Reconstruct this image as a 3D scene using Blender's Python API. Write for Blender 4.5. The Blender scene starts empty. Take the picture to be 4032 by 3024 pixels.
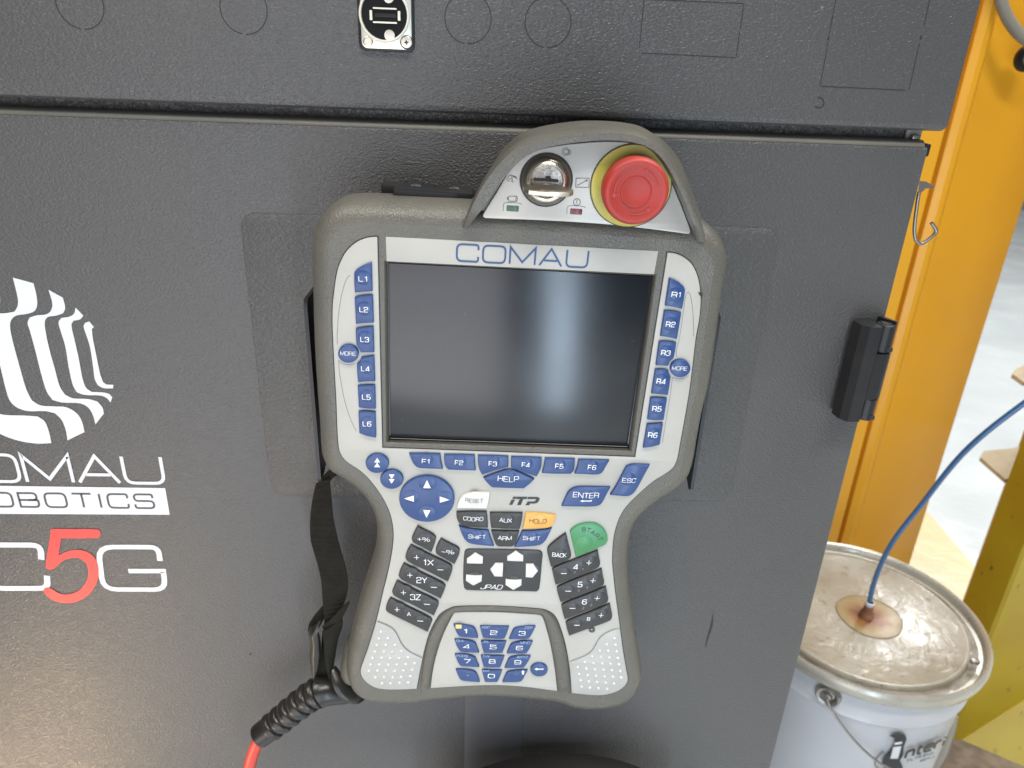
import bpy, math, random
from mathutils import Vector, Matrix
from mathutils.geometry import tessellate_polygon
random.seed(4)
scn = bpy.context.scene
COL = scn.collection
# ------------------------------------------------------------ camera
F_PX = 2850.0                       # focal length for a 4032 px wide frame
CAMH = 1.01                         # camera height above the floor (m)
CAMY = -0.414                       # distance in front of the cabinet door
RC = Matrix(((0.99865745, -0.03645136, 0.03680489),
             (0.01905616, -0.40216533, -0.91536873),
             (0.04816808, 0.91484116, -0.40093078)))
CAMP = Vector((0, CAMY, CAMH))
cam = bpy.data.objects.new('camera', bpy.data.cameras.new('camera'))
COL.objects.link(cam)
r0, r1, r2 = RC[0], RC[1], RC[2]
cam.matrix_world = Matrix(((r0[0], -r1[0], -r2[0], CAMP.x), (r0[1], -r1[1], -r2[1], CAMP.y),
                           (r0[2], -r1[2], -r2[2], CAMP.z), (0, 0, 0, 1)))
cam.data.sensor_width = 36
cam.data.lens = F_PX / 4032 * 36
cam.data.clip_start = 0.01
cam.data.clip_end = 100
cam.data.dof.use_dof = True
cam.data.dof.focus_distance = 0.385
cam.data.dof.aperture_fstop = 13
scn.camera = cam
# ------------------------------------------------------------ light
w = bpy.data.worlds.new('World'); scn.world = w; w.use_nodes = True
bg = w.node_tree.nodes['Background']
bg.inputs[0].default_value = (0.86, 0.93, 1.0, 1); bg.inputs[1].default_value = 0.14
scn.view_settings.view_transform = 'Standard'
scn.view_settings.look = 'None'
scn.view_settings.exposure = 0.0

def area(name, loc, target, sx, sy, power, col=(1, 1, 1), spread=180):
    l = bpy.data.lights.new(name, 'AREA'); l.shape = 'RECTANGLE'; l.size = sx; l.size_y = sy
    l.energy = power; l.color = col; l.spread = math.radians(spread)
    o = bpy.data.objects.new(name, l); COL.objects.link(o)
    o.location = loc
    o.rotation_euler = (Vector(target) - Vector(loc)).to_track_quat('-Z', 'Z').to_euler()
    return o
# hall lighting: roof lights above and behind the photographer, added panel lamps behind him for the screen's reflection
area('overhead_light', (0.3, -1.5, 3.6), (0.1, 0.1, 0.8), 2.2, 0.35, 76, (1, 0.965, 0.9))
area('overhead_light', (-1.5, -0.5, 3.2), (0, 0.1, 0.8), 0.3, 1.4, 34, (1, 0.97, 0.93))
area('overhead_light', (1.5, 0.2, 3.4), (1.0, 0.7, 0), 1.6, 1.6, 105, (0.97, 0.99, 1.0))
area('window_light', (2.7, 2.9, 2.75), (0.6, 0.3, 0.4), 1.3, 1.0, 66, (0.96, 0.98, 1.0))
area('overhead_light', (3.4, 4.2, 4.0), (3.0, 3.4, 0), 2.5, 2.5, 95, (0.97, 0.99, 1.0))  # added lamp that whitens the far floor, no fixture known there
area('screen_reflection_lamp', (0.272, -1.0, 0.545), (0.272, 0, 0.80), 0.12, 0.95, 5.0, (0.66, 0.82, 1.0))  # added panel: makes the bright vertical band reflected in the screen
area('screen_reflection_lamp', (-0.385, -1.0, 0.555), (-0.385, 0, 0.83), 0.81, 0.95, 7.2, (0.95, 0.94, 0.99))  # added panel: makes the grey left half of the screen's reflection
area('floor_glow', (-0.66, -0.38, 0.10), (-0.43, 0, 0.38), 0.16, 0.16, 0.55, (1.0, 0.70, 0.40), 60)  # added low warm lamp, stands in for glow off a sunlit floor
# ------------------------------------------------------------ materials
def mat(name, col, rough=0.5, metal=0.0, bump=None, var=None, spec=0.5, coat=0.0, rvar=None, trans=0.0, spots=None):
    """bump=(scale, detail, distance, strength, stretch) ; var=(scale, amount, colour) ; spots=(scale, threshold, colour)"""
    m = bpy.data.materials.new(name); m.use_nodes = True
    nt = m.node_tree; b = nt.nodes['Principled BSDF']
    b.inputs['Base Color'].default_value = (*col, 1)
    b.inputs['Roughness'].default_value = rough
    b.inputs['Metallic'].default_value = metal
    b.inputs['Specular IOR Level'].default_value = spec
    b.inputs['Coat Weight'].default_value = coat; b.inputs['Coat Roughness'].default_value = 0.14
    b.inputs['Transmission Weight'].default_value = trans
    tc = nt.nodes.new('ShaderNodeTexCoord')
    last = None
    if var:
        n = nt.nodes.new('ShaderNodeTexNoise'); n.inputs['Scale'].default_value = var[0]; n.inputs['Detail'].default_value = 5
        nt.links.new(tc.outputs['Object'], n.inputs['Vector'])
        cr = nt.nodes.new('ShaderNodeMapRange'); cr.inputs[1].default_value = 0.38; cr.inputs[2].default_value = 0.68
        cr.inputs[4].default_value = var[1]
        nt.links.new(n.outputs['Fac'], cr.inputs[0])
        mx = nt.nodes.new('ShaderNodeMix'); mx.data_type = 'RGBA'
        mx.inputs[6].default_value = (*col, 1); mx.inputs[7].default_value = (*var[2], 1)
        nt.links.new(cr.outputs[0], mx.inputs[0])
        last = mx.outputs[2]
    for sp in (spots or []):
        n = nt.nodes.new('ShaderNodeTexNoise'); n.inputs['Scale'].default_value = sp[0]; n.inputs['Detail'].default_value = 4
        n.inputs['Roughness'].default_value = 0.65
        nt.links.new(tc.outputs['Object'], n.inputs['Vector'])
        cr = nt.nodes.new('ShaderNodeMapRange'); cr.inputs[1].default_value = sp[1]; cr.inputs[2].default_value = sp[1] + sp[3]
        nt.links.new(n.outputs['Fac'], cr.inputs[0])
        mx = nt.nodes.new('ShaderNodeMix'); mx.data_type = 'RGBA'
        if last: nt.links.new(last, mx.inputs[6])
        else: mx.inputs[6].default_value = (*col, 1)
        mx.inputs[7].default_value = (*sp[2], 1)
        nt.links.new(cr.outputs[0], mx.inputs[0])
        last = mx.outputs[2]
    if last: nt.links.new(last, b.inputs['Base Color'])
    if rvar:
        n = nt.nodes.new('ShaderNodeTexNoise'); n.inputs['Scale'].default_value = rvar[0]; n.inputs['Detail'].default_value = 4
        nt.links.new(tc.outputs['Object'], n.inputs['Vector'])
        cr = nt.nodes.new('ShaderNodeMapRange'); cr.inputs[1].default_value = 0.3; cr.inputs[2].default_value = 0.7
        cr.inputs[3].default_value = rough - rvar[1]; cr.inputs[4].default_value = rough + rvar[1]
        nt.links.new(n.outputs['Fac'], cr.inputs[0]); nt.links.new(cr.outputs[0], b.inputs['Roughness'])
    if bump:
        sc, det, dist, stre, stretch = bump
        mp = nt.nodes.new('ShaderNodeMapping'); mp.inputs['Scale'].default_value = stretch
        mp.inputs['Rotation'].default_value = (0, 0.5, 0)
        nt.links.new(tc.outputs['Object'], mp.inputs['Vector'])
        n = nt.nodes.new('ShaderNodeTexNoise'); n.inputs['Scale'].default_value = sc; n.inputs['Detail'].default_value = det
        n.inputs['Roughness'].default_value = 0.5; n.inputs['Distortion'].default_value = 0.6
        nt.links.new(mp.outputs[0], n.inputs['Vector'])
        bp = nt.nodes.new('ShaderNodeBump'); bp.inputs['Strength'].default_value = stre; bp.inputs['Distance'].default_value = dist
        nt.links.new(n.outputs['Fac'], bp.inputs['Height']); nt.links.new(bp.outputs[0], b.inputs['Normal']); nt.links.new(bp.outputs[0], b.inputs['Coat Normal'])
    return m
M = {}
M['paint'] = mat('cabinet_paint', (0.078, 0.076, 0.076), 0.37, rvar=(7, 0.07), bump=(600, 1.6, 0.00085, 0.8, (1, 1, 1.5)), var=(7, 0.35, (0.098, 0.095, 0.092)), spots=[(60, 0.74, (0.16, 0.15, 0.14), 0.03)])
M['paint2'] = mat('plate_paint', (0.074, 0.073, 0.073), 0.39, bump=(430, 2, 0.0010, 0.8, (1, 1, 1.5)), var=(9, 0.25, (0.10, 0.10, 0.095)))
M['paint3'] = mat('strip_paint', (0.082, 0.083, 0.089), 0.42)
M['slot'] = mat('slot_paint', (0.10, 0.093, 0.088), 0.4, bump=(330, 2, 0.0025, 1.0, (1, 1, 1.3)))
M['edge'] = mat('door_edge_paint', (0.11, 0.105, 0.092), 0.45, var=(30, 0.6, (0.16, 0.15, 0.12)))
M['housing'] = mat('housing_rubber', (0.104, 0.098, 0.082), 0.33, bump=(1100, 2, 0.0005, 0.8, (1, 1, 1)), var=(28, 0.5, (0.135, 0.124, 0.096)), rvar=(60, 0.08))
M['plate'] = mat('faceplate_foil', (0.455, 0.442, 0.40), 0.42, bump=(2500, 2, 0.00004, 0.4, (1, 1, 1)), var=(35, 0.45, (0.40, 0.385, 0.34)), spots=[(110, 0.73, (0.30, 0.28, 0.24), 0.05)])
M['grip'] = mat('grip_foil', (0.42, 0.415, 0.39), 0.36, var=(40, 0.35, (0.36, 0.35, 0.31)))
M['nub'] = mat('grip_nub_foil', (0.62, 0.61, 0.57), 0.3)
M['seam'] = mat('seam_dark', (0.012, 0.012, 0.013), 0.6)
M['blue'] = mat('key_blue', (0.024, 0.060, 0.185), 0.33, var=(120, 0.3, (0.030, 0.075, 0.215)))
M['black'] = mat('key_black', (0.028, 0.027, 0.028), 0.36, var=(120, 0.3, (0.04, 0.038, 0.036)))
M['green'] = mat('key_green', (0.048, 0.23, 0.075), 0.38, var=(60, 0.7, (0.07, 0.28, 0.15)))
M['amber'] = mat('key_amber', (0.72, 0.38, 0.085), 0.35)
M['ivory'] = mat('key_ivory', (0.66, 0.65, 0.60), 0.35)
M['white_print'] = mat('white_print', (0.82, 0.83, 0.84), 0.4)
M['dim_print'] = mat('dim_print', (0.33, 0.42, 0.62), 0.4)
M['grey_print'] = mat('grey_print', (0.16, 0.155, 0.15), 0.4)
M['print_green'] = mat('print_green', (0.03, 0.10, 0.045), 0.4)
M['print_brown'] = mat('print_brown', (0.16, 0.10, 0.03), 0.4)
M['tiny_print'] = mat('tiny_print', (0.30, 0.30, 0.30), 0.4)
M['dark_print'] = mat('dark_print', (0.02, 0.02, 0.02), 0.4)
M['blue_print'] = mat('blue_print', (0.02, 0.06, 0.19), 0.4)
M['yellow_print'] = mat('yellow_print', (0.75, 0.58, 0.16), 0.4)
M['decal_white'] = mat('decal_white', (0.66, 0.67, 0.69), 0.45, var=(60, 0.25, (0.58, 0.59, 0.61)))
M['decal_red'] = mat('decal_red', (0.80, 0.05, 0.045), 0.4)
M['decal_dark'] = mat('decal_dark', (0.06, 0.06, 0.062), 0.45)
M['screen'] = mat('display_glass', (0.006, 0.008, 0.012), 0.22, spec=0.65, bump=(900, 3, 0.00002, 0.25, (1, 1, 1)), rvar=(14, 0.03), spots=[(420, 0.73, (0.10, 0.11, 0.13), 0.02), (25, 0.62, (0.016, 0.018, 0.022), 0.2)])
M['rim_black'] = mat('display_rim', (0.012, 0.012, 0.014), 0.18)
M['red'] = mat('stop_red', (0.38, 0.026, 0.018), 0.5, var=(60, 0.6, (0.30, 0.040, 0.03)), spots=[(150, .66, (.22, .05, .04), .08)], rvar=(50, 0.08))
M['yellow'] = mat('stop_yellow', (0.48, 0.42, 0.06), 0.5, var=(90, 0.8, (0.36, 0.33, 0.09)))
M['chrome'] = mat('chrome', (0.85, 0.83, 0.80), 0.18, 1.0)
M['nickel'] = mat('satin_nickel', (0.78, 0.74, 0.64), 0.34, 1.0, bump=(700, 2, 0.00005, 0.4, (1, 1, 1)))
M['shell_tin'] = mat('shell_tin', (0.78, 0.75, 0.62), 0.4, 0.35)
M['brass'] = mat('key_brass', (0.55, 0.46, 0.34), 0.34, 1.0, var=(200, 0.6, (0.62, 0.56, 0.50)))
M['darkmetal'] = mat('dark_bezel', (0.24, 0.22, 0.185), 0.28, 0.9)
M['led_green'] = mat('led_green', (0.035, 0.085, 0.055), 0.3)
M['led_red'] = mat('led_red', (0.13, 0.025, 0.03), 0.3)
M['black_metal'] = mat('holder_black', (0.010, 0.010, 0.011), 0.42, bump=(600, 2, 0.0002, 0.3, (1, 1, 1)))
M['plastic_black'] = mat('hinge_plastic', (0.013, 0.013, 0.014), 0.42, spec=0.35, var=(50, 0.4, (0.026, 0.025, 0.023)))
M['bead'] = mat('socket_black', (0.005, 0.005, 0.006), 0.5, spec=0.2)
M['webbing'] = mat('webbing_black', (0.013, 0.012, 0.009), 0.95, spec=0.2, var=(140, 0.5, (0.022, 0.020, 0.015)), bump=(900, 2, 0.0006, 0.8, (1, 1, 1)))
M['leather'] = mat('boot_rubber', (0.013, 0.0115, 0.010), 0.30, var=(90, 0.5, (0.035, 0.029, 0.023)), bump=(300, 3, 0.0004, 0.3, (1, 1, 1)))
M['cable_red'] = mat('cable_red', (0.62, 0.05, 0.035), 0.38, var=(60, 0.4, (0.55, 0.10, 0.05)))
M['orange'] = mat('orange_enamel', (0.76, 0.37, 0.018), 0.36, var=(5, 0.35, (0.62, 0.30, 0.03)), spots=[(40, 0.77, (0.3, 0.16, 0.03), 0.02)], rvar=(6, 0.1))
M['olive'] = mat('yellow_enamel', (0.36, 0.245, 0.012), 0.36, var=(6, 0.7, (0.46, 0.37, 0.02)), spots=[(60, 0.66, (0.16, 0.11, 0.02), 0.03)])
M['dusty'] = mat('dusty_plate', (0.50, 0.42, 0.28), 0.8, var=(60, 0.6, (0.62, 0.55, 0.42)))
M['hose'] = mat('hose_blue', (0.035, 0.115, 0.27), 0.25, coat=0.4)
M['wire'] = mat('hook_wire', (0.30, 0.27, 0.25), 0.35, 0.8)
M['conduit'] = mat('grey_cable', (0.21, 0.20, 0.17), 0.5, var=(30, 0.4, (0.28, 0.26, 0.22)))
M['pail'] = mat('pail_white', (0.53, 0.54, 0.57), 0.34, var=(14, 0.35, (0.45, 0.46, 0.49)), spots=[(26, 0.73, (0.24, 0.23, 0.22), 0.03)])
M['lid'] = mat('lid_stained', (0.43, 0.41, 0.355), 0.34, coat=0.25, var=(9, 1.0, (0.25, 0.215, 0.16)), rvar=(18, 0.24), bump=(45, 6, 0.0040, 0.6, (1, 1, 1)), spots=[(70, 0.60, (0.20, 0.165, 0.12), 0.08)])
M['pail_rim'] = mat('pail_rim', (0.46, 0.44, 0.38), 0.28, 0.35, var=(20, 0.6, (0.33, 0.31, 0.27)), rvar=(30, 0.1))
M['rust'] = mat('rust', (0.17, 0.065, 0.03), 0.7, bump=(300, 3, 0.001, 0.6, (1, 1, 1)), var=(80, 0.8, (0.30, 0.16, 0.08)))
M['stain'] = mat('oil_stain', (0.34, 0.255, 0.14), 0.38, var=(38, 1.0, (0.22, 0.11, 0.045)), rvar=(30, 0.12))
M['zinc'] = mat('zinc_ear', (0.36, 0.34, 0.31), 0.35, 0.8)
M['print_black'] = mat('print_black', (0.015, 0.015, 0.018), 0.4)
M['floor'] = mat('floor_resin', (0.62, 0.65, 0.64), 0.22, var=(2.2, 0.7, (0.50, 0.53, 0.53)), bump=(22, 3, 0.004, 0.35, (1, 1, 1)), rvar=(5, 0.12))
M['floor_line'] = mat('floor_line_yellow', (0.62, 0.53, 0.27), 0.3, var=(9, 0.4, (0.72, 0.62, 0.36)), bump=(22, 3, 0.004, 0.3, (1, 1, 1)))
M['grime'] = mat('floor_grime', (0.13, 0.10, 0.075), 0.7, var=(40, 0.8, (0.26, 0.20, 0.15)))
M['foot'] = mat('shade_dome_black', (0.02, 0.018, 0.017), 0.6)  # only for the added shade dome at the bottom edge

# ------------------------------------------------------------ frames and pixel helpers
REF = {'S': (0, 0, 1), '1': (1200, 440, 2.765), '2': (1900, 440, 2.212), '3': (1200, 900, 1.659), '4': (2450, 900, 1.659),
       '3b': (1220, 1500, 2.765), '4b': (2400, 1500, 2.764), '5': (1350, 1700, 2.765), '6': (1950, 1700, 2.765),
       '7': (1300, 2200, 2.7657), '8': (1900, 2200, 2.7657), '9': (2100, 2400, 4.148), 'N': (1700, 2380, 3.687),
       'L': (0, 1000, 1.10625), 'U': (1350, 0, 6.32), 'H': (3100, 1100, 1.8433), 'B': (3000, 2000, 1.6202),
       'R': (900, 1800, 1.355), 'T': (3600, 0, 4.148), 'K': (3500, 400, 2.370), 'O': (0, 0, 0.548611)}
def px(ref, x, y):
    a, b, s = REF[ref]; return (a + x / s, b + y / s)
def ray(u, v):
    return Vector(RC.transposed() @ Vector(((u - 2016) / F_PX, (v - 1512) / F_PX, 1)))
PA = Vector((0.9996, 0.0031, -0.0267)).normalized()              # pendant: right
PN = Vector((0.0018, -0.9988, -0.0484)).normalized()             # towards the viewer
PB = PN.cross(PA).normalized()                                   # up
PA = PB.cross(PN)
PO = CAMP + ray(2041, 1404) * 0.37
PM = Matrix(((PA.x, PB.x, PN.x, PO.x), (PA.y, PB.y, PN.y, PO.y), (PA.z, PB.z, PN.z, PO.z), (0, 0, 0, 1)))
PMI = PM.inverted()
def PL(u, v, z=0.0):
    """point of the plane lying z in front of the pendant's face, in the pendant's frame"""
    d = ray(u, v); t = (PN.dot(PO + PN * z - CAMP)) / PN.dot(d)
    p = PMI @ (CAMP + d * t); return Vector((p.x, p.y))
def CL(u, v, y=0.0):
    """point of the vertical plane y (parallel to the door), world"""
    d = ray(u, v); t = (y - CAMP.y) / d.y
    return CAMP + d * t
def ZL(u, v, z=0.0):
    d = ray(u, v); t = (z - CAMP.z) / d.z
    return CAMP + d * t
def trp(ref, pts, z=0.0): return [PL(*px(ref, x, y), z) for x, y in pts]
def trc(ref, pts, y=0.0): return [(lambda p: Vector((p.x, p.z)))(CL(*px(ref, a, b), y)) for a, b in pts]

# ------------------------------------------------------------ object helpers
INV = {}
def finish(me, angle=35):
    me.validate(); me.update()
    me.shade_smooth(); me.set_sharp_from_angle(angle=math.radians(angle))
def obj(name, vf, m, parent=None, angle=35, kind=None, label=None):
    v, f = vf
    if parent is not None and parent.name in INV:
        i = INV[parent.name]
        if i is not None: v = [i @ Vector(a) for a in v]
    me = bpy.data.meshes.new(name); me.from_pydata([tuple(a) for a in v], [], f)
    import bmesh
    bm = bmesh.new(); bm.from_mesh(me); bmesh.ops.recalc_face_normals(bm, faces=bm.faces); bm.to_mesh(me); bm.free()
    me.materials.append(m if not isinstance(m, str) else M[m])
    finish(me, angle)
    o = bpy.data.objects.new(name, me); COL.objects.link(o)
    if parent is not None:
        o.parent = parent; INV[o.name] = INV.get(parent.name)
    if kind: o['kind'] = kind
    if label: o['label'] = label
    return o
def thing(name, label, cat, loc=(0, 0, 0), mw=None, group=None):
    o = bpy.data.objects.new(name, None); COL.objects.link(o); o.empty_display_size = 0.05
    if mw is not None: o.matrix_world = mw; INV[o.name] = None      # children are given in its own frame
    else:
        o.location = loc; INV[o.name] = Matrix.Translation(-Vector(loc))
    o['label'] = label; o['category'] = cat
    if group: o['group'] = group
    return o
def tag(o, label, cat, group=None):
    o['label'] = label; o['category'] = cat
    if group: o['group'] = group
    return o
def merge(*vfs):
    V, Fc = [], []
    for v, f in vfs:
        n = len(V); V += list(v); Fc += [tuple(i + n for i in q) for q in f]
    return V, Fc
# ------------------------------------------------------------ 2-D curves
def area2(p): return 0.5 * sum(p[i - 1].x * p[i].y - p[i].x * p[i - 1].y for i in range(len(p)))
def ccw(p):
    p = [Vector((a[0], a[1])) for a in p]
    return p if area2(p) > 0 else p[::-1]
def smooth(p, n=5, corner=42, closed=True):
    """Catmull-Rom through the points, but corners turning more than `corner` degrees stay sharp"""
    p = [Vector((a[0], a[1])) for a in p]; N = len(p); out = []
    def turn(i):
        if not closed and i in (0, N - 1): return 180
        a = p[i] - p[i - 1]; b = p[(i + 1) % N] - p[i]
        if a.length < 1e-9 or b.length < 1e-9: return 0
        return abs(math.degrees(a.angle(b)))
    sharp = [turn(i) > corner for i in range(N)]
    for i in range(N if closed else N - 1):
        j = (i + 1) % N; a, b = p[i], p[j]; L = (b - a).length
        def tan(k):
            q = (p[(k + 1) % N] - p[k - 1]); l1 = (p[k] - p[k - 1]).length; l2 = (p[(k + 1) % N] - p[k]).length
            return q * (L / max(l1 + l2, 1e-9))
        ta = (b - a) if sharp[i] else tan(i); tb = (b - a) if sharp[j] else tan(j)
        for k in range(n):
            t = k / n; t2 = t * t; t3 = t2 * t
            out.append(a * (2 * t3 - 3 * t2 + 1) + ta * (t3 - 2 * t2 + t) + b * (-2 * t3 + 3 * t2) + tb * (t3 - t2))
    if not closed: out.append(p[-1])
    return out
def resample(p, n, closed=False):
    q = list(p) + ([p[0]] if closed else [])
    L = [0]
    for i in range(1, len(q)): L.append(L[-1] + (q[i] - q[i - 1]).length)
    out = []; m = n if closed else n - 1; j = 0
    for k in range(n):
        s = L[-1] * k / m
        while j < len(L) - 2 and L[j + 1] < s: j += 1
        d = L[j + 1] - L[j]; t = 0 if d < 1e-12 else (s - L[j]) / d
        out.append(q[j].lerp(q[j + 1], min(max(t, 0), 1)))
    return out
def normals(p, closed=True):
    N = len(p); out = []
    for i in range(N):
        a = p[i - 1] if (closed or i) else p[i]; b = p[(i + 1) % N] if (closed or i < N - 1) else p[i]
        e1 = (p[i] - a); e2 = (b - p[i])
        e1 = e1.normalized() if e1.length > 1e-9 else Vector((0, 0)); e2 = e2.normalized() if e2.length > 1e-9 else Vector((0, 0))
        n = Vector((-(e1.y + e2.y), e1.x + e2.x))
        if n.length < 1e-6: n = Vector((-e1.y, e1.x))
        n.normalize()
        c = max(0.45, math.sqrt(max(0, (1 + e1.dot(e2)) / 2))) if e1.length and e2.length else 1
        out.append(n / c)
    return out
def offset(p, d):                      # d > 0 moves a ccw polygon inwards
    return [a + n * d for a, n in zip(p, normals(p))]
def fill(polys):
    """triangulate outline + holes -> (flat list of points, faces)"""
    pl = [[Vector((a.x, a.y, 0)) for a in p] for p in polys]
    flat = [a for p in pl for a in p]
    return flat, [tuple(t) for t in tessellate_polygon(pl)]
def rings(rs, closed=True, cap0=False, cap1=False):
    V = [tuple(v) for r in rs for v in r]; n = len(rs[0]); Fc = []
    for k in range(len(rs) - 1):
        for i in range(n if closed else n - 1):
            j = (i + 1) % n
            Fc.append((k * n + i, k * n + j, (k + 1) * n + j, (k + 1) * n + i))
    for flag, k in ((cap0, 0), (cap1, len(rs) - 1)):
        if flag:
            a = rs[k]
            c = sum((Vector(q) for q in a), Vector((0, 0, 0))) / n
            nn = sum(((Vector(a[i - 1]) - c).cross(Vector(a[i]) - c) for i in range(n)), Vector((0, 0, 0)))
            Fc += [tuple(k * n + i for i in t) for t in tessellate_polygon([[Vector(q) for q in a]])]
    return V, Fc
def slab(poly, z0, z1, bev=0.0003):
    p = ccw(poly)
    q = offset(p, bev * 0.35); r = offset(p, bev)
    R = [[(a.x, a.y, z0) for a in p], [(a.x, a.y, z1 - bev) for a in p], [(a.x, a.y, z1 - bev * 0.3) for a in q], [(a.x, a.y, z1) for a in r]]
    return rings(R, cap0=False, cap1=True)
def flat(poly, z):
    p = ccw(poly); v, f = fill([p]); return [(a.x, a.y, z) for a in v], f
def ell(cx, cy, rx, ry, n=32):
    return [(cx + rx * math.cos(2 * math.pi * i / n), cy - ry * math.sin(2 * math.pi * i / n)) for i in range(n)]
def disc(c, r, n=32): return [Vector((c[0] + r * math.cos(2 * math.pi * i / n), c[1] + r * math.sin(2 * math.pi * i / n))) for i in range(n)]
def lathe(c, prof, n=32, sx=1, sy=1):
    """turned about local z through c; prof = [(r, z)...]"""
    V, Fc = [], []; idx = []
    for r, z in prof:
        if r < 1e-7: idx.append([len(V)]); V.append((c[0], c[1], z))
        else:
            idx.append(list(range(len(V), len(V) + n)))
            V += [(c[0] + sx * r * math.cos(2 * math.pi * i / n), c[1] + sy * r * math.sin(2 * math.pi * i / n), z) for i in range(n)]
    for a, b in zip(idx, idx[1:]):
        for i in range(n):
            j = (i + 1) % n
            if len(a) == 1 and len(b) == 1: continue
            if len(a) == 1: Fc.append((a[0], b[i], b[j]))
            elif len(b) == 1: Fc.append((a[i], a[j], b[0]))
            else: Fc.append((a[i], a[j], b[j], b[i]))
    return V, Fc
def box(x0, x1, y0, y1, z0, z1, b=0.0):
    if b <= 0:
        V = [(x, y, z) for z in (z0, z1) for y in (y0, y1) for x in (x0, x1)]
        return V, [(0, 1, 3, 2), (4, 6, 7, 5), (0, 4, 5, 1), (2, 3, 7, 6), (0, 2, 6, 4), (1, 5, 7, 3)]
    def rr(i, z):
        a = [(x0 + i, y0 + i), (x1 - i, y0 + i), (x1 - i, y1 - i), (x0 + i, y1 - i)]; out = []
        r = b * 1.2 - i * 0.7
        cc = [(x0 + i + r, y0 + i + r, 180), (x1 - i - r, y0 + i + r, 270), (x1 - i - r, y1 - i - r, 0), (x0 + i + r, y1 - i - r, 90)]
        for cx, cy, a0 in cc:
            for k in range(4):
                t = math.radians(a0 + 30 * k); out.append((cx + r * math.cos(t), cy + r * math.sin(t), z))
        return out
    R = [rr(b, z0), rr(b * .3, z0 + b * .3), rr(0, z0 + b), rr(0, z1 - b), rr(b * .3, z1 - b * .3), rr(b, z1)]
    return rings(R, cap0=True, cap1=True)
def spline3(p, n=6):
    p = [Vector(a) for a in p]; out = []
    for i in range(len(p) - 1):
        a = p[max(i - 1, 0)]; b = p[i]; c = p[i + 1]; d = p[min(i + 2, len(p) - 1)]
        for k in range(n):
            t = k / n
            out.append(0.5 * ((2 * b) + (c - a) * t + (2 * a - 5 * b + 4 * c - d) * t * t + (3 * b - a - 3 * c + d) * t ** 3))
    out.append(p[-1]); return out
def sweep(path, sec, cap=True, rad=None, up=None):
    """sweep a 2-D section (list of (a,b)) along path; rad(i,t) scales it"""
    R = []; N = len(path); prev = None
    for i, p in enumerate(path):
        t = (path[min(i + 1, N - 1)] - path[max(i - 1, 0)]).normalized()
        if up is not None: n = up - t * up.dot(t)
        elif prev is None:
            n = Vector((0, 0, 1)) if abs(t.z) < 0.9 else Vector((0, 1, 0)); n = n - t * n.dot(t)
        else: n = prev - t * prev.dot(t)
        n.normalize(); prev = n; b = t.cross(n); s = 1 if rad is None else rad(i, i / (N - 1))
        R.append([tuple(p + n * (a * s) + b * (c * s)) for a, c in sec])
    return rings(R, cap0=cap, cap1=cap)
def circ(r, n=12): return [(r * math.cos(2 * math.pi * i / n), r * math.sin(2 * math.pi * i / n)) for i in range(n)]
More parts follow.
